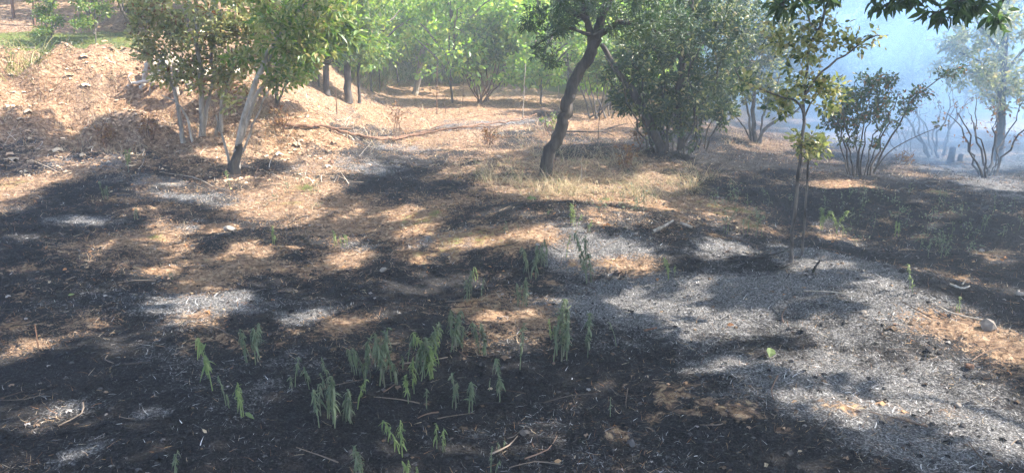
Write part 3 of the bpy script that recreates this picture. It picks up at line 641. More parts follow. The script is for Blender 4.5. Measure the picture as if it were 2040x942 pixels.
# ---- canopy trees standing just outside the frame on the sunny side
for k, lab in ((2, 'tall tree just outside the right edge whose dark leaves hang into the top right corner'), (3, 'tall tree beyond the right edge shading the burnt hollow'),
               (4, 'tall tree to the right of the viewer shading the nearest ground'), (5, 'tall tree beyond the right edge standing in the smoke')):
    x0, y0 = OWN[k]; z0 = float(H(x0, y0)); b = np.array([x0, y0, z0])
    st = [(stem_pts([b, b + (.1, .1, 1.6), b + (.0, .3, 3.2), b + (-.3, .2, 4.6), b + (-.5, .2, 6.2)], 20, .004), .15, .05)]
    for q in range(5):
        a = q * 1.26 + k; zz = 2.9 + .4 * q
        st.append((stem_pts([b + (0, .2, zz), b + (.8 * math.cos(a), .8 * math.sin(a), zz + .8), b + (1.9 * math.cos(a), 1.9 * math.sin(a), zz + 1.4)], 10, .02), .06, .02))
    rt = thing('canopy_tree', lab, 'tree', b)
    for j, (p, r0, r1) in enumerate(st):
        g = Geo(); tube(g, p, np.linspace(r0, r1, len(p)), 10, .08); add_obj('trunk' if j == 0 else 'limb', g.mesh('trunk', M_bark, b, True), rt)
    canopy_parts(rt, b, k, st, 30, M_bark, M_green)
    if k == 2:   # low hanging dark leaves in view
        hang = [S([(2300, -260), (2120, -120), (1980, -20), (1900, 8), (1850, 35)], 4.4, .02, .004, 16, .01), S([(2120, -120), (2020, -30), (1985, 30)], 4.5, .012, .004, 12, .01),
                S([(2100, -140), (1900, -50), (1790, -10), (1765, 15)], 4.6, .014, .004, 14, .01), S([(1900, -50), (1700, -40), (1580, -10), (1555, 22)], 4.8, .012, .004, 14, .01)]
        gt, lp, ld = grow(hang, [E(1930, 10, 60, 22, 4.4, .15, 16), E(1865, 22, 30, 14, 4.4, .1, 7), E(1990, 38, 22, 14, 4.5, .1, 6), E(1790, 5, 45, 16, 4.6, .12, 10), E(1570, 8, 60, 18, 4.8, .15, 14), E(1650, -10, 80, 15, 4.8, .15, 10), E(1820, -25, 200, 20, 4.6, .3, 24)],
                          dict(n=9, span=.22, droop=-.7, spread=.03), .002, .1)
        for p, r0, r1 in hang: tube(gt, p, np.linspace(r0, r1, len(p)), 6, .05)
        st0 = st[2][0][-1]; tube(gt, catmull([st0, (st0 + hang[0][0][0]) / 2 + (0, 0, .2), hang[0][0][0]], 8), .022, 6)
        add_obj('hanging_twigs', gt.mesh('hanging_twigs', M_barkd, b), rt)
        n = len(lp); g = Geo(); L = rng.uniform(.05, .095, n)
        leaves(g, lp, ld, nrmz(rng.normal(size=(n, 3)) + (0, -.2, .4)), L, L * .36, 1, curl=.4)
        add_obj('hanging_leaves', g.mesh('hanging_leaves', M_hang, b), rt)

# ------------------------------------------------------------------ background trees
def proto(kind, leafm, bark, h, cb, wdt, n, L, label, group):
    b = np.zeros(3)
    st = [(stem_pts([(0, 0, -.2), (.1, 0, h * .3), (rng.uniform(-.3, .3), 0, h * .65), (0, 0, h * .92)], 16, .004), .055 * h / 6, .02)]
    for q in range(6):
        a = q * 1.05 + rng.uniform(0, .5); zz = cb + (h - cb) * (.0 + .11 * q)
        st.append((stem_pts([(0, 0, zz), (wdt * .3 * math.cos(a), wdt * .3 * math.sin(a), zz + .5), (wdt * .7 * math.cos(a), wdt * .7 * math.sin(a), zz + .9)], 8, .02), .035, .012))
    blobs = []
    for q in range(9):
        a = rng.uniform(0, 6.28); rr = wdt * rng.uniform(.2, .75); zz = rng.uniform(cb + .3, h)
        s = wdt * rng.uniform(.35, .55)
        blobs.append(((rr * math.cos(a), rr * math.sin(a), zz), (s, s, s * .65), n // 13))
    return make_plant(kind, label, 'tree', b, st, blobs, dict(n=24, L=L, wr=.6, span=.7, spread=.16, detail=0, tilt=.8), bark, leafm, group, stem_name='trunk', foli='crown', twig_r=.006)
def copy_tree(o, parent=None):
    c = o.copy(); COL.objects.link(c)
    if parent is not None: c.parent = parent
    for ch in o.children: copy_tree(ch, c)
    return c
LABM = 'light green sunlit tree in the wood beyond the orange clearing'
LABS = 'tall tree standing in blue smoke beyond the burnt ground'
LABL = 'slim tree on the wooded slope above the left bank'
pa = proto('meadow_tree', M_bright, M_bark, 3.3, .8, 1.7, 170, .15, LABM, 'light green trees beyond the clearing')
pb = proto('meadow_tree', M_green, M_barkd, 3.8, .9, 1.8, 190, .15, LABM, 'light green trees beyond the clearing')
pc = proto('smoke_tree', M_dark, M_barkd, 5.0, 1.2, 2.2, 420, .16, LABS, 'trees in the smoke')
pd = proto('slope_tree', M_green, M_barkr, 4.4, 1.5, 1.4, 170, .12, LABL, 'slim trees on the left slope')
def place(first, protos, spots):
    used = set()
    for (u, Y, s, k) in spots:
        p = protos[k % len(protos)]
        o = p if p.name not in used else copy_tree(p)
        used.add(p.name)
        x0 = (u - 1020) / FPX * Y
        o.location = (x0, Y, float(H(x0, Y)) - .03); o.rotation_euler = (0, 0, rng.uniform(0, 6.28)); o.scale = (s, s, s * rng.uniform(.9, 1.15))
place(pa, [pa, pb], [(640, 22, .8, 0), (760, 23, .85, 1), (850, 25, .9, 1), (925, 24, .85, 0), (1050, 23, .85, 0), (1110, 24.5, .85, 1), (1190, 22, .8, 0), (1270, 23, .85, 1), (1340, 24, .85, 0), (570, 25, .9, 1), (680, 29, 1, 0), (790, 30, 1.05, 1), (890, 31, 1.05, 0), (1000, 30, 1, 1), (1110, 30, 1.05, 0), (1220, 29, 1, 1), (1330, 30, 1, 0), (500, 30, 1, 0), (820, 38, 1.2, 1), (950, 39, 1.2, 0), (1080, 38, 1.2, 1), (700, 38, 1.2, 0), (1210, 39, 1.2, 1)])
LABB = 'low leafy sunlit tree at the far edge of the orange clearing'
pe = proto('clearing_tree', M_bright, M_bark, 2.6, .4, 1.35, 185, .13, LABB, 'leafy trees at the edge of the clearing')
pf = proto('clearing_tree', M_bright, M_bark, 2.9, .5, 1.4, 190, .13, LABB, 'leafy trees at the edge of the clearing')
place(pe, [pe, pf], [(600, 16.2, .95, 0), (745, 17.5, 1, 0), (800, 20, 1.05, 1), (905, 17.2, .95, 1), (1010, 20.5, 1.1, 0), (1075, 17, .9, 0), (1135, 19.5, 1, 1), (1215, 16.5, .9, 0), (1290, 19.5, 1, 0), (680, 19.8, 1, 0), (540, 19, 1.1, 1), (935, 21, 1.1, 0), (1360, 18, 1, 1), (860, 21.5, 1.1, 0), (1240, 21, 1.1, 1), (770, 22.5, 1.1, 0), (700, 23.5, 1.2, 1), (620, 21.5, 1.1, 0), (985, 23.5, 1.2, 1), (1050, 22.5, 1.1, 0), (1110, 23, 1.1, 1), (1170, 22, 1.1, 0), (1310, 23, 1.2, 0), (840, 24.5, 1.2, 0), (910, 24, 1.2, 1), (480, 21, 1.2, 0)])
place(pc, [pc], [(1440, 21, .7, 0), (1500, 18, .6, 0), (1570, 23, .8, 0), (1640, 17.5, .6, 0), (1690, 20, .7, 0), (1745, 24, .9, 0), (1800, 18, .6, 0), (1850, 21, .75, 0), (1910, 17.5, .6, 0), (1950, 23, .85, 0), (2030, 20, .7, 0), (1530, 30, .9, 0), (1650, 32, .95, 0), (1775, 30, .9, 0), (1900, 29, .9, 0), (1985, 34, 1, 0), (1430, 35, 1, 0), (1700, 41, 1.1, 0), (1850, 43, 1.1, 0), (1580, 41, 1.1, 0), (2080, 38, 1, 0)])
place(pd, [pd], [(65, 15.2, .8, 0), (102, 14.6, .7, 0), (165, 17, .8, 0), (245, 18.5, .9, 0), (20, 20, 1, 0), (300, 17, .8, 0), (420, 16, .85, 0), (500, 18, 1, 0), (360, 21, 1, 0), (130, 24, 1.1, 0), (-60, 18, 1, 0), (560, 16.5, .8, 0), (440, 24, 1.1, 0), (40, 28, 1.2, 0), (320, 28, 1.2, 0), (220, 30, 1.3, 0)])

LABQ = 'leafy sapling on the litter covered slope above the left bank'
pq = proto('slope_sapling', M_green, M_bark, 2.3, .35, 1.0, 150, .10, LABQ, 'leafy saplings on the left slope')
place(pq, [pq], [(285, 14.2, .8, 0), (330, 15.5, 1, 0), (215, 13.6, .5, 0), (150, 17.5, .9, 0), (90, 20, 1.1, 0), (20, 16, .7, 0), (260, 18, 1.1, 0), (400, 15, 1, 0), (460, 16.5, 1.1, 0), (360, 18.5, 1.2, 0), (200, 21, 1.2, 0), (130, 13.4, .4, 0), (-60, 22, 1.2, 0), (520, 15.5, 1, 0), (300, 22, 1.3, 0), (60, 24, 1.3, 0)])

# far wood closing the view: one mass
g = Geo(); n = 60000
a = rng.uniform(-1.1, 1.1, n); rr = rng.uniform(46, 75, n); x = rr * np.sin(a); y = rr * np.cos(a)
cx = np.round(x / 4) * 4; cyy = np.round(y / 4) * 4
zt = H(x, y) + rng.random(n) ** .7 * (6.5 + 4 * _hash(cx, cyy, 9)) * (1 - .5 * np.clip(((x - cx) ** 2 + (y - cyy) ** 2) / 8, 0, 1))
p = np.stack([x, y, zt], 1)
leaves(g, p, rot_rand(n), nrmz(rng.normal(size=(n, 3)) * .6 + (0, -.3, 1)), rng.uniform(.4, .9, n), rng.uniform(.3, .6, n), 0)
o = add_obj('distant_woods', g.mesh('distant_woods', M_green), kind='stuff')

# ------------------------------------------------------------------ grass and litter (uncountable)
def polar(n, r0, r1, a0, a1, pw=1.0):
    u = rng.random(n)
    r = (r0 ** pw + u * (r1 ** pw - r0 ** pw)) ** (1 / pw) if pw else r0 * (r1 / r0) ** u
    a = rng.uniform(R(a0), R(a1), n)
    return r * np.sin(a), r * np.cos(a)
def pick(cols, n):
    c = np.array(cols)[rng.integers(0, len(cols), n)]; return c * rng.uniform(.7, 1.3, (n, 1))
C_char = [(.012, .012, .013), (.02, .019, .02), (.035, .033, .034), (.06, .056, .056)]
C_ash = [(.20, .19, .19), (.32, .31, .305), (.50, .49, .48), (.12, .112, .112)]
C_lit = [(.28, .15, .08), (.38, .25, .14), (.18, .10, .06), (.48, .38, .26), (.11, .065, .045)]

def litter():
    g = Geo(); n = 520000
    x, y = polar(n, 1.5, 19, -50, 50, .35)
    lit, soil, ash, green = zones(x, y)
    q = rng.random(n); c = pick(C_char, n)
    wa = .03 + .38 * ash * (.5 + 1.2 * sstep(-.3, .5, vnoise(x * 1.9, y * 1.9, 55) + .5 * vnoise(x * 6, y * 6, 56))); wl = .02 + .72 * lit
    is_l = q < wl; is_a = ((~is_l) | (rng.random(n) < .4)) & (rng.random(n) < wa)
    c[is_l] = pick(C_lit, n)[is_l]; c[is_a] = pick(C_ash, n)[is_a]
    keep = (rng.random(n) > .75 * np.maximum(soil * .8, green * .4))
    x, y, c, is_a, is_l, = x[keep], y[keep], c[keep], is_a[keep], is_l[keep]; n = len(x)
    far = np.clip(np.hypot(x, y) / 6, .7, 2.2)
    L = rng.uniform(.012, .05, n) * far ** .6 * np.where(is_l, 1.5, 1); W = rng.uniform(.0012, .003, n) * far
    el = np.where(rng.random(n) < .55, rng.uniform(-.05, .35, n), rng.uniform(.3, 1.3, n)); L = np.where(el > .4, L * .6, L)
    az = rng.uniform(0, 6.283, n)
    D = np.stack([np.cos(az) * np.cos(el), np.sin(az) * np.cos(el), np.sin(el)], 1)
    side = np.stack([-np.sin(az), np.cos(az), -np.abs(rng.normal(size=n)) * .5], 1)
    ribbons(g, np.stack([x, y, H(x, y) + .002], 1), D, L, W, side * (L * rng.normal(size=n) * .35)[:, None], c, 2, twist=rng.normal(size=(n, 3)) * .5)
    o = add_obj('ground_litter', g.mesh('ground_litter', M_tint), kind='stuff'); o['label'] = 'fine charred and straw coloured litter over the burnt ground'
    # burnt-out curls of white ash
    g = Geo(); n = 14000; x, y = polar(n, 1.7, 9, -45, 45, .6)
    _, _, ash, _ = zones(x, y); k = rng.random(n) < .01 + .8 * np.clip(ash * 1.3 - .2, 0, 1) ** 2 * sstep(-.1, .25, vnoise(x * 2.7, y * 2.7, 51) + .5 * vnoise(x * 8, y * 8, 52)); x = x[k]; y = y[k]; n = len(x)
    az = rng.uniform(0, 6.283, n); el = rng.uniform(0, .5, n); L = rng.uniform(.010, .03, n) * rng.choice([1, 1, 1.5, 2.4], n)
    D = np.stack([np.cos(az) * np.cos(el), np.sin(az) * np.cos(el), np.sin(el)], 1); side = np.stack([-np.sin(az), np.cos(az), -.5 * np.ones(n)], 1)
    ribbons(g, np.stack([x, y, H(x, y) + .004], 1), D, L, rng.uniform(.0018, .005, n), side * (L * rng.uniform(-.8, .8, n))[:, None], pick([(.5, .49, .49), (.62, .61, .6), (.4, .38, .38)], n), 4)
    add_obj('ash_flakes', g.mesh('ash_flakes', M_tint), kind='stuff')
    # fallen dry leaves and bark scraps
    g = Geo(); n = 26000; x, y = polar(n, 1.7, 18, -50, 50, .7)
    lit, soil, ash, green = zones(x, y); k = rng.random(n) < (.004 + .6 * lit) * sstep(2.0, 7.5, np.hypot(x, y)) + .25 * np.maximum(soil - .3, 0); x = x[k]; y = y[k]; n = len(x)
    L = rng.uniform(.015, .045, n)
    m0 = g.n; leaves(g, np.stack([x, y, H(x, y) + .006], 1), rot_rand(n) * (1, 1, .35), nrmz(rng.normal(size=(n, 3)) * .5 + (0, 0, 1)), L, L * .5, 1, curl=.4)
    g.C.append(np.repeat(pick(C_lit + [(.5, .33, .18), (.4, .2, .09)], n), 8, 0))
    add_obj('dry_leaves', g.mesh('dry_leaves', M_grass), kind='stuff')
    g = Geo()
    for _ in range(420):
        xx, yy = polar(1, 2.0, 13, -42, 42, .9); xx = float(xx[0]); yy = float(yy[0]); a = rng.uniform(0, 6.28); Lt = rng.uniform(.05, .28)
        q = np.array([[xx + math.cos(a) * Lt * f, yy + math.sin(a) * Lt * f, 0] for f in (-.5, 0, .5)]) + rng.normal(size=(3, 3)) * Lt * .08; q[:, 2] = H(q[:, 0], q[:, 1]) + rng.uniform(.003, .02)
        r = rng.uniform(.0015, .005); m0 = g.n; tube(g, catmull(q, 5), np.linspace(r, r * .5, 5), 4, .1, cap=False)
        g.C.append(np.repeat(pick([(.02, .019, .02), (.02, .019, .02), (.06, .05, .045), (.18, .14, .11), (.12, .08, .06)], 1), g.n - m0, 0))
    add_obj('scattered_twigs', g.mesh('scattered_twigs', M_tint), kind='stuff')
    # clods and pebbles
    g = Geo(); n = 7000; x, y = polar(n, 1.7, 14, -50, 50, .6); s = rng.uniform(.004, .016, n) * np.where(rng.random(n) < .06, 1.9, 1)
    lit, soil, ash, green = zones(x, y)
    oc_v = np.array([(1, 0, 0), (0, 1, 0), (-1, 0, 0), (0, -1, 0), (0, 0, .7), (.6, .6, .45), (-.6, .6, .4), (-.6, -.6, .5), (.6, -.6, .4)])
    oc_f = np.array([(0, 5, 4), (5, 1, 4), (1, 6, 4), (6, 2, 4), (2, 7, 4), (7, 3, 4), (3, 8, 4), (8, 0, 4)])
    V = (oc_v[None] * rng.uniform(.6, 1.3, (n, 9, 3))) * s[:, None, None] + np.stack([x, y, H(x, y) + s * .1], 1)[:, None]
    c = np.where((rng.random(n) < .05)[:, None], pick([(.20, .18, .17), (.25, .23, .22), (.2, .14, .1)], n), pick(C_char + [(.1, .07, .05)], n))
    c = np.where((soil > .5)[:, None], pick([(.4, .26, .16), (.3, .18, .1)], n), c)
    g.add(V.reshape(-1, 3), (np.arange(n)[:, None, None] * 9 + oc_f).reshape(-1, 3), np.repeat(c, 9, 0))
    add_obj('pebbles', g.mesh('pebbles', M_tint), kind='stuff')
litter()

def bank_clods():
    g = Geo(); n = 5200; x = rng.uniform(-9.5, -1.8, n); y = rng.uniform(8.4, 13.2, n)
    k = (x < -2.2 - .1 * (y - 9)) & (vnoise(x * 1.5, y * 1.5, 61) + .5 * vnoise(x * 5, y * 5, 62) > -.12); x = x[k]; y = y[k]; n = len(x)
    s = rng.uniform(.008, .03, n) * np.where(rng.random(n) < .06, 2.2, 1)
    oc_v = np.array([(1, 0, 0), (0, 1, 0), (-1, 0, 0), (0, -1, 0), (0, 0, .7), (.6, .6, .45), (-.6, .6, .4), (-.6, -.6, .5), (.6, -.6, .4)])
    oc_f = np.array([(0, 5, 4), (5, 1, 4), (1, 6, 4), (6, 2, 4), (2, 7, 4), (7, 3, 4), (3, 8, 4), (8, 0, 4)])
    V = (oc_v[None] * rng.uniform(.5, 1.4, (n, 9, 3))) * s[:, None, None] + np.stack([x, y, H(x, y)], 1)[:, None]
    g.add(V.reshape(-1, 3), (np.arange(n)[:, None, None] * 9 + oc_f).reshape(-1, 3), np.repeat(pick([(.38, .25, .16), (.26, .16, .1), (.14, .09, .06), (.48, .36, .25)], n), 9, 0))
    add_obj('soil_clods', g.mesh('soil_clods', M_tint), kind='stuff')
    g = Geo(); n = 1500; x = rng.uniform(-9.5, -1.8, n); y = rng.uniform(8.4, 13.2, n); az = rng.uniform(0, 6.283, n); el = rng.uniform(-.2, .8, n)
    D = np.stack([np.cos(az) * np.cos(el), np.sin(az) * np.cos(el), np.sin(el)], 1); L = rng.uniform(.08, .35, n)
    ribbons(g, np.stack([x, y, H(x, y) + .01], 1), D, L, rng.uniform(.003, .009, n), rng.normal(size=(n, 3)) * .25 * L[:, None] - (0, 0, .05), pick([(.5, .42, .33), (.3, .2, .14), (.16, .1, .07), (.58, .5, .42)], n), 5)
    add_obj('bank_rootlets', g.mesh('bank_rootlets', M_tint), kind='stuff')
bank_clods()

def grass(name, spots, L0, L1, cols, wd, lean, nper=34, rad=.10):
    g = Geo(); xs = []; 
    for (x, y, s) in spots:
        n = nper; a = rng.uniform(0, 6.283, n); r = rad * s * np.sqrt(rng.random(n))
        main = rng.uniform(0, 6.283); px = x + r * np.cos(a); py = y + r * np.sin(a)
        az = np.where(rng.random(n) < .6, main + rng.normal(size=n) * .6, a); el = rng.uniform(.5, 1.35, n)
        D = np.stack([np.cos(az) * np.cos(el), np.sin(az) * np.cos(el), np.sin(el)], 1); L = rng.uniform(L0, L1, n) * s
        bend = np.stack([np.cos(az), np.sin(az), -rng.uniform(.6, 1.5, n)], 1) * (L * lean * rng.uniform(.3, 1, n))[:, None]
        ribbons(g, np.stack([px, py, H(px, py)], 1), D, L, rng.uniform(wd * .6, wd * 1.3, n), bend, pick(cols, n), 5)
    o = add_obj(name, g.mesh(name, M_grass), kind='stuff'); return o
STRAW = [(.44, .34, .21), (.55, .45, .30), (.32, .24, .15), (.25, .21, .12), (.45, .32, .2)]
sp = []
for (u, v, ru, rv, n) in [(960, 345, 90, 22, 26), (1060, 375, 90, 22, 30), (1180, 340, 120, 40, 40), (1200, 380, 110, 22, 34), (1320, 375, 70, 24, 26), (1100, 310, 60, 14, 12), (1380, 350, 40, 20, 7), (1260, 320, 60, 14, 12)]:
    for _ in range(n):
        q = G(u + rng.uniform(-1, 1) * ru, v + rng.uniform(-1, 1) * rv); sp.append((q[0], q[1], rng.choice([.45, .7, 1.0, 1.4]) * rng.uniform(.8, 1.1)))
sp = [q for q in sp if vnoise(q[0] * 2.2, q[1] * 2.2, 77) > -.17]
o = grass('dry_grass', sp, .12, .36, STRAW + [(.22, .24, .12), (.30, .24, .16)], .0042, .8, 30, .15); o['label'] = 'bleached arching straw grass round the foot of the leaning tree'
sp = [];
for _ in range(230):
    q = G(rng.uniform(420, 1280), rng.uniform(185, 292)); sp.append((q[0], q[1], rng.uniform(.4, 1)))
for _ in range(170):
    q = G(rng.uniform(0, 560), rng.uniform(140, 320)); sp.append((q[0], q[1], rng.uniform(.4, .9)))
for _ in range(40):
    q = G(rng.uniform(1430, 1700), rng.uniform(255, 300)); sp.append((q[0], q[1], rng.uniform(.4, .8)))
grass('sparse_dry_grass', sp, .12, .3, STRAW + [(.35, .17, .08)], .005, .5, 14, .16)
sp = [];
for _ in range(560):
    q = G(rng.uniform(-60, 310), rng.uniform(70, 122))
    if vnoise(q[0] * 1.3, q[1] * 1.3, 71) < -.2: continue; sp.append((q[0], q[1], rng.uniform(.6, 1.2)))
for _ in range(14):
    q = G(rng.uniform(0, 90), rng.uniform(105, 150)); sp.append((q[0], q[1], 1.3))
o = grass('green_grass', sp, .16, .4, [(.12, .17, .04), (.18, .22, .06), (.30, .28, .10), (.42, .34, .16), (.09, .13, .03)], .008, .6, 26, .22); o['label'] = 'green and yellow grass on the shelf above the left bank'
sp = [];
for _ in range(420):
    q = G(rng.uniform(700, 1220), rng.uniform(128, 165)); sp.append((q[0], q[1], rng.uniform(.8, 1.5)))
o = grass('meadow_grass', sp, .2, .4, [(.14, .22, .05), (.22, .28, .08), (.34, .34, .12), (.44, .38, .2)], .014, .5, 20, .4); o['label'] = 'pale green meadow grass beyond the clearing'
# low green seedlings carpeting the burnt hollow
g = Geo(); pp = []; dd = []
for (u, v, ru, rv, n) in [(1900, 470, 130, 45, 24), (1780, 440, 120, 50, 26), (1690, 400, 60, 30, 10), (1500, 410, 80, 30, 16), (1230, 410, 60, 14, 14), (250, 110, 60, 14, 40), (100, 115, 100, 12, 50), (590, 400, 60, 30, 8)]:
    for _ in range(n):
        q = G(u + rng.uniform(-1, 1) * ru, v + rng.uniform(-1, 1) * rv); k = 12; h = rng.uniform(.06, .2)
        o3 = rng.normal(size=(k, 3)) * (.03, .03, 0) + np.stack([np.zeros(k), np.zeros(k), rng.uniform(.2, 1, k) * h], 1)
        pp.append(q + o3); dd.append(rot_rand(k) * (1, 1, .5))
        tube(g, [q, q + (.01, 0, h * .5), q + (0, .01, h)], .0018, 3, cap=False)
pp = np.concatenate(pp); dd = np.concatenate(dd); n = len(pp)
leaves(g, pp, dd, nrmz(rng.normal(size=(n, 3)) * .5 + (0, 0, 1)), rng.uniform(.02, .045, n), .012, 0)
o = add_obj('green_seedlings', g.mesh('green_seedlings', M_weed), kind='stuff'); o['label'] = 'thin green seedlings scattered over the shaded burnt hollow'

# ------------------------------------------------------------------ weeds
def weed(u, v, h, ns, spread, bright, label, droop=1.0, lf=1.0, group=None, bare_=0.45, lean=0.0):
    b = G(u, v); dist = np.linalg.norm(b - CAM); Hm = h * dist / FPX / max(.55, math.cos(math.atan2(CAM[2] - b[2], b[1]) * .9))
    root = thing('wilted_weed' if droop > .5 else 'young_weed', label, 'weed', b, group)
    gs = Geo(); gl = Geo()
    for s in range(ns):
        hh = Hm * (1 if s == 0 else rng.uniform(.5, .95)); ox = spread * dist / FPX * rng.uniform(-1, 1) * (0 if ns == 1 else 1); oy = rng.uniform(-.04, .04) * (ns > 1)
        p0 = np.array([b[0] + ox, b[1] + oy, 0]); p0[2] = float(H(p0[0], p0[1])) - .005
        ln = rng.normal(size=2) * .17 * hh + (lean * hh, 0)
        p = catmull([p0, p0 + (ln[0] * .3, ln[1] * .3, hh * .5), p0 + (ln[0], ln[1], hh)], 9)
        tube(gs, p, np.linspace(.0032, .0012, 9) * (.6 + Hm * 1.4), 5)
        k = int(np.clip(hh * 260, 10, 80) * lf); tt = np.clip(bare_ + (1 - bare_) * rng.random(k) ** .65, 0, .999); i = (tt * 8).astype(int); f = (tt * 8 - i)[:, None]
        q = p[i] * (1 - f) + p[i + 1] * f; a = np.arange(k) * 2.4 + rng.normal(size=k) * .7
        el = rng.uniform(-.6, .9, k); D = np.stack([np.cos(a) * np.cos(el), np.sin(a) * np.cos(el), np.sin(el)], 1)
        L = rng.uniform(.5, 1.5, k) * np.clip(Hm * .125, .013, .03)
        bend = np.stack([-np.cos(a) * .6, -np.sin(a) * .6, -np.ones(k) * 1.5], 1) * (1, 1, 1) + rng.normal(size=(k, 3)) * .35; bend = bend * (L * droop * rng.uniform(.1, 1.15, k))[:, None]
        ribbons(gl, q, D, L, L * rng.uniform(.2, .34, k), bend, None, 6, twist=rng.normal(size=(k, 3)) * .25)
    add_obj('stem', gs.mesh('stem', M_weedb if bright > .7 else M_weed, b), root)
    add_obj('leaves', gl.mesh('leaves', M_weedb if bright > .5 else M_weed, b), root)
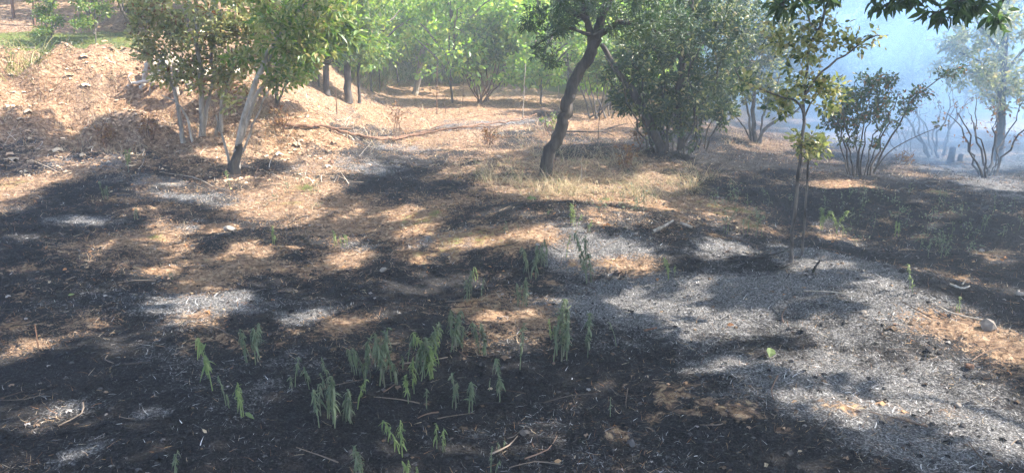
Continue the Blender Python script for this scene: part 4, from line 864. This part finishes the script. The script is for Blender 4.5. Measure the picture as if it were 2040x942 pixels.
WEEDS = [
 (424, 782, 92, 1, 0, 1, 'lone tall drooping weed with looping lime leaves in the dark left foreground', 1.1, .9, -.16),
 (484, 822, 66, 2, 6, .9, 'short lime tipped drooping weed right of the tall looping one', 1.2, 1, 0),
 (455, 812, 50, 2, 8, .2, 'dim little weed between the tall looping weed and the lime tipped one', 1, .8, 0),
 (498, 722, 78, 3, 16, .1, 'dim bushy weed above and right of the tall looping weed', 1, 1, 0),
 (602, 778, 55, 3, 16, .2, 'dull low weed at the left end of the central weed patch', 1, .9, 0),
 (640, 838, 74, 3, 14, .2, 'dull drooping weed left of the yellow edged one', 1.1, 1, 0),
 (682, 845, 94, 4, 18, .3, 'thick grey green drooping weed in the front of the central patch', 1.1, 1.2, 0),
 (712, 815, 56, 1, 4, .8, 'thin weed with yellow green curled leaves at the right side of the thick one', 1.1, 1, .1),
 (648, 770, 52, 3, 12, .2, 'small weed behind the thick front weed', 1, 1, 0),
 (705, 745, 50, 2, 8, .2, 'small weed left of the tallest pair in the central patch', 1, 1, 0),
 (728, 775, 84, 2, 10, .2, 'medium drooping weed beside the tallest left weed', 1.1, 1.1, 0),
 (762, 775, 118, 3, 12, .3, 'tallest drooping weed in the left half of the central patch', 1.1, 1.3, 0),
 (786, 768, 80, 2, 10, .3, 'drooping weed directly right of the tallest left weed', 1.1, 1.1, 0),
 (804, 738, 58, 2, 8, .2, 'small weed between the two tallest groups', 1, 1, 0),
 (836, 765, 106, 3, 10, .3, 'tall drooping weed with a narrow top at the centre of the patch', 1.1, 1.3, 0),
 (860, 768, 92, 3, 12, .8, 'tall weed with yellow and lime lower leaves at the centre of the patch', 1, 1.3, 0),
 (815, 800, 68, 2, 8, .6, 'short lime drooping weed in front of the narrow topped one', 1.1, 1.1, 0),
 (850, 815, 45, 1, 4, .5, 'small single weed below the yellow leaved one', 1, 1, 0),
 (898, 702, 84, 3, 8, .5, 'tall pointed drooping weed at the back of the patch', 1.1, 1.3, 0),
 (922, 698, 58, 3, 12, .4, 'rounded drooping weed touching the pointed one', 1.2, 1.1, 0),
 (963, 706, 62, 3, 8, .5, 'mop headed drooping weed right of the pointed pair', 1.3, 1.2, 0),
 (903, 815, 66, 3, 10, .2, 'dim weed below the pointed pair', 1, 1, 0),
 (938, 818, 68, 2, 6, .2, 'thin dim weed right of the dim one below the pointed pair', 1, 1, 0),
 (995, 795, 76, 2, 5, .3, 'narrow upright drooping weed at the right end of the patch', 1.1, 1.1, 0),
 (975, 778, 24, 1, 3, .4, 'tiny weed left of the narrow upright one', 1, 1, 0),
 (804, 912, 66, 2, 16, .9, 'large arching weed with pale leaves near the bottom edge', 1.2, 1.2, -.15),
 (872, 905, 54, 2, 14, .7, 'weed with one broad lime leaf near the bottom edge', 1, .9, .1),
 (716, 945, 62, 4, 14, .3, 'bushy weed cut by the bottom edge left of the arching one', 1.1, 1.2, 0),
 (832, 955, 45, 3, 22, .9, 'lime curled weed cut by the bottom edge under the arching one', 1.2, 1.1, 0),
 (978, 948, 44, 2, 8, .4, 'small weed at the bottom edge right of the curled ones', 1, 1, 0),
 (1000, 888, 26, 2, 7, .3, 'small round weed above the one at the bottom edge', 1.1, 1, 0),
 (348, 950, 48, 2, 12, .3, 'dim weed at the bottom edge in the left foreground', 1, .9, 0),
 (1136, 712, 112, 6, 36, .3, 'wide many stemmed drooping weed at the edge of the large ash patch', 1, 1.2, 0),
 (1112, 660, 60, 1, 3, .9, 'lime topped weed rising behind the wide many stemmed one', 1, 1, 0),
 (1098, 680, 42, 1, 4, .9, 'lime weed at the left side of the wide many stemmed one', 1.1, 1, -.1),
 (1036, 738, 92, 1, 2, .5, 'very thin tall stalk above the orange litter spot', .8, .5, 0),
 (1228, 688, 46, 1, 2, .4, 'thin bare stalk in the shade right of the wide weed', .6, .4, 0),
 (1216, 822, 40, 1, 2, .3, 'faint thin stalk low in the dark foreground', .6, .5, 0),
 (1030, 615, 52, 3, 10, .5, 'weed beside the small orange patch above the central weeds', 1, 1, 0),
 (1050, 618, 60, 2, 8, .3, 'thin weed right of the one by the small orange patch', 1, 1, 0),
 (1058, 556, 70, 3, 12, .3, 'tall loose weed in front of the shaded blob', .9, .9, 0),
 (1078, 532, 54, 3, 14, .5, 'leafy weed on the lit mound left of the single pale stalk', .9, 1.1, 0),
 (936, 602, 58, 2, 8, .2, 'dim weed left of centre behind the pointed pair', 1, 1, 0),
 (961, 592, 36, 2, 8, .4, 'short hanging weed right of the dim one left of centre', 1.2, 1, 0),
 (950, 552, 28, 3, 10, .8, 'small bright weed above the short hanging one', .7, 1, 0),
 (1128, 518, 48, 1, 2, .8, 'single pale stalk on the mound', .6, .5, 0),
 (1172, 558, 102, 4, 10, .4, 'tallest thin stemmed weed with a leafy head on the lit mound', .8, 1.2, 0),
 (1142, 452, 42, 5, 22, .8, 'bushy bright green weed below the dry grass', .3, 1.4, 0),
 (1166, 470, 28, 3, 12, .6, 'green weed just right of the bushy bright one', .4, 1.2, 0),
 (1022, 468, 24, 4, 20, .5, 'low pale weed on the crest left of the bushy bright one', .4, 1, 0),
 (1088, 428, 14, 2, 5, .8, 'tiny green weed near the flat green leaf by the dry grass', .3, 1, 0),
 (1332, 558, 44, 2, 4, .9, 'isolated pale green weed standing in the lit ash right of centre', .5, 1.1, 0),
 (1344, 556, 24, 1, 2, .7, 'smaller companion of the isolated weed in the lit ash', .5, 1, 0),
 (541, 492, 36, 2, 6, .9, 'bright drooping weed alone in the left middle ground', 1.3, 1.3, -.1),
 (676, 494, 32, 5, 20, .8, 'leafy green weed on a sunny patch left of centre', .5, 1.2, 0),
 (346, 556, 18, 2, 8, .5, 'tiny weed on the left lit patch', .6, 1, 0),
 (272, 434, 22, 3, 14, .3, 'dim low weed in the left middle shade', .8, 1, 0),
 (206, 398, 34, 3, 12, .2, 'dim weed below the dark blob on the left', .8, 1, 0),
 (259, 348, 42, 2, 7, .7, 'upright weed at the foot of the left bank', .6, 1, 0),
 (459, 374, 34, 1, 4, .8, 'small bright weed in front of the charred shrub base', .6, 1.1, 0),
 (1648, 464, 46, 5, 18, .9, 'bright cluster of green weeds right of the sapling pair', .3, 1.4, 0),
 (1682, 468, 22, 2, 7, .7, 'small weed right of the bright cluster', .4, 1, 0),
 (1780, 470, 30, 2, 8, .8, 'bright weed standing alone in the shaded hollow', .5, 1.1, 0),
 (1502, 466, 52, 5, 20, .5, 'loose tuft of olive stalks left of the sapling pair', .3, .5, 0),
 (1452, 464, 52, 3, 10, .5, 'thin olive stalks farther left of the sapling pair', .3, .6, 0),
 (1810, 590, 46, 2, 6, .6, 'thin pale stalk on the ridge below the hollow', .4, .6, 0),
 (1908, 630, 26, 2, 6, .8, 'small green weed above the pale stone', .4, 1.2, 0),
 (1958, 458, 30, 2, 10, .5, 'weed near the right edge in the shaded hollow', .5, 1, 0),
 (1868, 512, 40, 4, 24, .2, 'dim spreading weed in the middle of the shaded hollow', .5, 1, 0)]
for (u, v, h, ns, spd, br, lab, dr, lf, ln) in WEEDS:
    weed(u, v, h, ns, spd, br, lab, dr, lf, None, .35 if h < 90 else .3, ln)

# ------------------------------------------------------------------ fallen wood, stakes, roots, stones, leaves
def wood(name, label, cat, specs, mat, k=7, extra_parts=()):
    b = G(*specs[0][0][0]); root = thing(name, label, cat, b)
    for nm, (px, r0, r1, lift_) in zip([s[-1] for s in specs], [s[:4] for s in specs]):
        pts = [];
        for i, (u, v) in enumerate(px):
            q = G(u, v); q[2] += r0 + (lift_[i] if hasattr(lift_, '__len__') else lift_); pts.append(q)
        n = max(10, len(px) * 6); p = stem_pts(pts, n, .004)
        g = Geo(); tube(g, p, np.linspace(r0, r1, n), k, .12); add_obj(nm, g.mesh(nm, mat, b, True), root)
    return root
wood('fallen_branch', 'long thin dead branch lying across the orange litter left of the leaning tree', 'branch',
     [([(545, 250), (600, 258), (650, 262), (700, 273), (760, 280), (840, 272), (930, 262), (1010, 250), (1070, 238)], .026, .010, .03, 'branch'),
      ([(700, 273), (780, 283), (850, 268), (930, 264), (1000, 258)], .014, .006, .05, 'side_branch'),
      ([(700, 262), (660, 262), (690, 280), (730, 300)], .009, .004, .03, 'side_branch'),
      ([(860, 270), (930, 252), (1000, 236), (1045, 235)], .008, .003, .10, 'side_branch')], M_barkr)
wood('fallen_branch', 'forked dark dead branch on the ground between the leaning tree and the large shrub', 'branch',
     [([(1115, 268), (1150, 270), (1190, 272), (1215, 264), (1250, 256)], .018, .006, .05, 'branch'), ([(1195, 270), (1215, 276), (1225, 280)], .009, .004, .05, 'side_branch')], M_barkd)
wood('fallen_twig', 'curved pale twig on the ground in front of the left shrubs', 'twig', [([(318, 345), (350, 347), (390, 355), (430, 375), (460, 385)], .006, .003, .02, 'twig')], M_barkp, 5)
wood('fallen_stick', 'pale stick lying in the shaded hollow below the dry grass', 'stick', [([(1300, 467), (1320, 462), (1340, 453)], .017, .010, .01, 'stick')], M_barkm)
wood('fallen_stick', 'short pale forked stick right of the stick below the dry grass', 'stick', [([(1355, 457), (1378, 465)], .013, .008, .01, 'stick'), ([(1366, 461), (1372, 454)], .006, .004, .02, 'fork')], M_barkp)
wood('fallen_stick', 'pale forked stick near the right edge in the hollow', 'stick', [([(1892, 575), (1915, 585), (1930, 578)], .008, .005, .01, 'stick'), ([(1915, 583), (1922, 570)], .005, .003, .03, 'fork')], M_barkm)
wood('fallen_stick', 'thin straight pale stick on the ridge below the sapling pair', 'stick', [([(1600, 590), (1650, 592), (1710, 602)], .006, .003, .01, 'stick')], M_barkp, 5)
wood('fallen_stick', 'straight twig leaning over the litter above the pale stone', 'stick', [([(1865, 625), (1900, 636), (1955, 648)], .006, .003, .02, 'stick')], M_barkp, 5)
wood('fallen_stick', 'small orange brown stick at the edge of the foreground shade', 'stick', [([(1283, 668), (1308, 660)], .008, .005, .01, 'stick')], M_barkr, 5)
wood('fallen_stick', 'charred crooked stick left of the sapling pair', 'stick', [([(1455, 520), (1480, 522), (1520, 516), (1560, 506)], .010, .005, .01, 'stick')], M_char, 5)
def stake(u, v, h, r, label, mat, tilt=0.0):
    b = G(u, v); H_ = h * b[1] / FPX; g = Geo()
    p = stem_pts([b + (0, 0, -.03), b + (tilt * .5, 0, H_ * .5), b + (tilt, 0, H_)], 9, .006); tube(g, p, np.linspace(r, r * .6, 9), 6, .1)
    o = add_obj('bare_stalk', g.mesh('bare_stalk', mat, b)); o.location = b; tag(o, label, 'stalk')
stake(671, 224, 48, .011, 'short bare stake standing on the sunny slope above the fallen branch', M_barkr)
stake(870, 232, 95, .010, 'tall thin bare stalk in front of the pale trunk', M_barkr, .03)
stake(1041, 240, 110, .011, 'tall thin pale stalk left of the leaning tree', M_barkp, .05)
stake(1115, 215, 60, .009, 'short bare stalk just behind the leaning tree on its left', M_barkp, -.05)
stake(922, 212, 50, .009, 'bare stalk left of the round bush', M_barkr, .02)
stake(1190, 300, 80, .007, 'thin dark stalk in the dry grass right of the leaning tree', M_barkd, .02)
stake(1616, 545, 26, .010, 'little charred stub standing in ash below the sapling pair', M_char, .05)
stake(78, 700, 52, .004, 'thin reddish stalk in the left foreground litter', M_barkr, 0)
stake(1158, 360, 55, .006, 'thin stalk in front of the dry grass beside the trunk', M_barkp, 0)
stake(888, 225, 40, .007, 'bare stalk between the pale trunk and the round bush', M_barkr, -.04)
stake(757, 180, 50, .02, 'dark stub of a pole between the dark trunks and the pale trunk', M_barkd, 0)

def blob(name, u, v, r, label, cat, mat, sq=(1, 1, .7), group=None, sub=2, lift_=.3):
    import bmesh
    b = G(u, v); bm = bmesh.new(); bmesh.ops.create_icosphere(bm, subdivisions=sub, radius=1.0)
    pl = rot_rand(9)
    for q in bm.verts:
        c = np.array(q.co)
        for d in pl:
            k = c @ d
            if k > .72: c = c - d * (k - .72) * .85
        q.co = Vector(c * r * np.array(sq) * rng.uniform(.96, 1.04))
    me = bpy.data.meshes.new(name); bm.to_mesh(me); bm.free(); me.materials.append(mat)
    o = add_obj(name, me); o.location = b + (0, 0, r * lift_); o.rotation_euler = (rng.uniform(-.3, .3), rng.uniform(-.3, .3), rng.uniform(0, 6)); tag(o, label, cat, group)
blob('stone', 1966, 660, .05, 'pale angular stone on the sunny litter near the right edge', 'stone', M_stone, (.8, 1, .9), lift_=.4, sub=1)
blob('stone', 763, 546, .03, 'smooth pale stone in the shade left of centre', 'stone', M_stone, (1.2, 1, .5))
blob('stone', 1133, 505, .02, 'small grey stone beside the single pale stalk', 'stone', M_stone, (1.2, 1, .5))
blob('stone', 1955, 505, .026, 'round tan stone in the hollow near the right edge', 'stone', M_stone)
blob('stone', 2030, 594, .03, 'tan stone at the right edge', 'stone', M_stone)
blob('stone', 1548, 622, .014, 'small pale stone at the left tip of the ridge shadow', 'stone', M_stone)
blob('stone', 1719, 634, .018, 'grey stone on the lit ridge', 'stone', M_stone)
blob('stone', 1908, 806, .017, 'bluish grey stone in the lit litter at lower right', 'stone', M_stone)
blob('stone', 1850, 700, .022, 'black clod on the lit ash above the white curls', 'clod', M_char)
blob('stone', 1872, 704, .016, 'smaller black clod right of the other clod', 'clod', M_char)
blob('stone', 1932, 728, .026, 'brown clod at the lower right', 'clod', M_barkr)
blob('stone', 660, 325, .05, 'dark brown clod on the litter in front of the fallen branch', 'clod', M_barkr)
blob('stone', 458, 462, .05, 'sunlit tan rock on a bare soil hump left of centre', 'stone', M_stone, (1.2, 1, .6))
blob('stone', 1267, 464, .022, 'small tan stone beside the sticks below the dry grass', 'stone', M_stone)

def flat_leaf(u, v, L, az, lab, mat, wr=.6, pitch=.5):
    b = G(u, v); g = Geo(); d = np.array([[math.cos(az) * math.cos(pitch), math.sin(az) * math.cos(pitch), math.sin(pitch)]])
    leaves(g, np.array([[0, 0, .012]]), d, np.array([[.1, -.6, 1.0]]), L, L * wr, 1, curl=.3)
    o = add_obj('fallen_leaf', g.mesh('fallen_leaf', mat)); o.location = b; tag(o, lab, 'leaf')
flat_leaf(1532, 722, .085, 1.1, 'single mint green leaf standing out on the dark shade edge at lower right', M_weedb, .62, .6)
flat_leaf(1048, 402, .13, -.1, 'flat green leaf lying at the lower edge of the dry grass', M_weedb, .5, .15)
flat_leaf(488, 825, .06, -.6, 'narrow lime leaf on the ground below the lime tipped weed', M_weedb, .35, -.1)
flat_leaf(135, 587, .04, .6, 'small yellow leaf in the dark left foreground', M_weedb, .6, .1)
flat_leaf(1448, 652, .045, 0, 'small orange leaf on the lit ash', M_brown, .6, .2)

# exposed roots on the bank behind the olive shrub
br = G(395, 215); Yr = br[1] + .3; rr_ = thing('root_mass', 'tangle of exposed pale roots and stones on the bank behind the olive shrub', 'roots', br)
for px, r0, r1 in [([(300, 120), (292, 140), (286, 165), (280, 178)], .05, .02), ([(322, 118), (330, 135), (325, 160)], .055, .02), ([(310, 140), (296, 160), (262, 168), (245, 182)], .035, .012), ([(318, 142), (302, 165), (298, 192)], .03, .01),
                   ([(345, 130), (350, 160), (352, 190), (350, 230)], .045, .02), ([(375, 125), (380, 150), (372, 170)], .06, .03), ([(440, 135), (452, 150), (445, 175)], .055, .025), ([(262, 168), (255, 155), (262, 148)], .014, .006),
                   ([(420, 200), (415, 240), (425, 275)], .04, .03), ([(445, 200), (452, 240), (470, 262)], .04, .02), ([(470, 245), (455, 255), (448, 270)], .05, .03)]:
    g = Geo(); p = stem_pts([P(u, v, Yr + rng.uniform(-.15, .1)) for u, v in px], 12, .03); tube(g, p, np.linspace(r0, r1, 12), 7, .22); add_obj('root', g.mesh('root', M_root, br, True), rr_)
g = Geo()
for (u, v, r) in [(300, 135, .11), (335, 125, .12), (365, 140, .12), (400, 150, .11), (440, 150, .10), (350, 165, .14), (395, 185, .14), (430, 180, .12), (465, 145, .08), (320, 165, .10)]:
    c = P(u, v, Yr + .22); tube(g, [c + (0, .3, -.03), c + (0, .15, 0), c + (0, .02, .01), c + (.01, -.06, 0)], [r, r * 1.1, r * .85, r * .4], 8, .2)
add_obj('earthy_core', g.mesh('earthy_core', M_barkp, br), rr_)

# dry scorched small plants on the bank and litter
for (u, v, h, n, lab) in [(300, 285, 60, 9, 'scorched reddish seedling bush at the foot of the olive shrub'), (560, 265, 60, 6, 'rusty dead fern like plant right of the leaning stem'), (215, 290, 50, 5, 'dry stalk tuft at the foot of the left bank'),
                          (790, 262, 60, 5, 'dry reddish twiggy plant behind the fallen branch'), (1275, 300, 70, 5, 'scorched twig plant at the left foot of the large shrub'), (975, 288, 38, 8, 'scorched brown leafed plant in front of the fallen branch'),
                          (1095, 262, 40, 7, 'low green brown plant against the leaning trunk'), (1245, 335, 50, 7, 'scorched leafy sprig in the dry grass under the large shrub'), (1800, 330, 30, 4, 'low scorched sprig left of the bare shrubs')]:
    bb = G(u, v); Yb = bb[1]
    make_plant('scorched_plant', lab, 'plant', bb, [S([(u + rng.uniform(-10, 10), v), (u + rng.uniform(-16, 16), v - h * .5), (u + rng.uniform(-26, 26), v - h)], Yb + rng.uniform(-.1, .1), .006, .002, 8, .02) for _ in range(n)],
        [E(u, v - h * .6, 28, h * .4, Yb, .25, 16)], dict(n=7, L=.045, wr=.5, span=.2, spread=.03), M_barkr, M_green if 'green' in lab else M_brown, twig_r=.002)

# ------------------------------------------------------------------ air: thin haze everywhere, drifting smoke on the right
def box(name, lo, hi):
    lo = np.array(lo, float); hi = np.array(hi, float)
    V = np.array([[(lo, hi)[i & 1][0], (lo, hi)[i >> 1 & 1][1], (lo, hi)[i >> 2 & 1][2]] for i in range(8)])
    F = np.array([(0, 2, 3, 1), (4, 5, 7, 6), (0, 1, 5, 4), (2, 6, 7, 3), (0, 4, 6, 2), (1, 3, 7, 5)])
    return V, F
M_haze, t = new_mat('haze_air'); o = N(t, 'ShaderNodeOutputMaterial'); pv = N(t, 'ShaderNodeVolumePrincipled')
pv.inputs['Color'].default_value = (.80, .88, 1.0, 1); pv.inputs['Density'].default_value = .0072; pv.inputs['Anisotropy'].default_value = .35
t.links.new(pv.outputs[0], o.inputs['Volume'])
V, F = box('haze', (-172, -168, -3), (172, 176, 24)); add_obj('haze', mk_mesh('haze', V, F, M_haze), kind='stuff')
M_smoke, t = new_mat('smoke'); o = N(t, 'ShaderNodeOutputMaterial'); pv = N(t, 'ShaderNodeVolumePrincipled')
pv.inputs['Color'].default_value = (.42, .67, 1.0, 1); pv.inputs['Anisotropy'].default_value = .25
tc = N(t, 'ShaderNodeTexCoord'); mp = N(t, 'ShaderNodeMapping'); mp.inputs['Scale'].default_value = (1, .6, .7); t.links.new(tc.outputs['Object'], mp.inputs[0])
nz = noise(t, .55, 4, .6, mp.outputs[0], 1.2); rp = N(t, 'ShaderNodeMapRange', interpolation_type='SMOOTHSTEP'); rp.inputs[1].default_value = .42; rp.inputs[2].default_value = .68; rp.inputs[3].default_value = .12; rp.inputs[4].default_value = 1.5
t.links.new(nz.outputs[0], rp.inputs[0])
sx = N(t, 'ShaderNodeSeparateXYZ'); t.links.new(tc.outputs['Object'], sx.inputs[0])
def mrange(src, a, b):
    m = N(t, 'ShaderNodeMapRange', interpolation_type='SMOOTHSTEP'); m.inputs[1].default_value = a; m.inputs[2].default_value = b; t.links.new(src, m.inputs[0]); return m.outputs[0]
def mul(a, b):
    m = N(t, 'ShaderNodeMath', operation='MULTIPLY'); t.links.new(a, m.inputs[0])
    if isinstance(b, float): m.inputs[1].default_value = b
    else: t.links.new(b, m.inputs[1])
    return m.outputs[0]
d = mul(mul(rp.outputs[0], mrange(sx.outputs[0], 3.2, 6.8)), mrange(sx.outputs[1], 9.0, 12.2))
d = mul(mul(d, mrange(sx.outputs[2], 5.6, 3.0)), .27)
t.links.new(d, pv.inputs['Density']); t.links.new(pv.outputs[0], o.inputs['Volume'])
V, F = box('smoke', (3.0, 8.9, -1.6), (30, 30, 5.8)); o = add_obj('smoke', mk_mesh('smoke', V, F, M_smoke), kind='stuff'); o['label'] = 'blue white smoke drifting through the trees on the right'
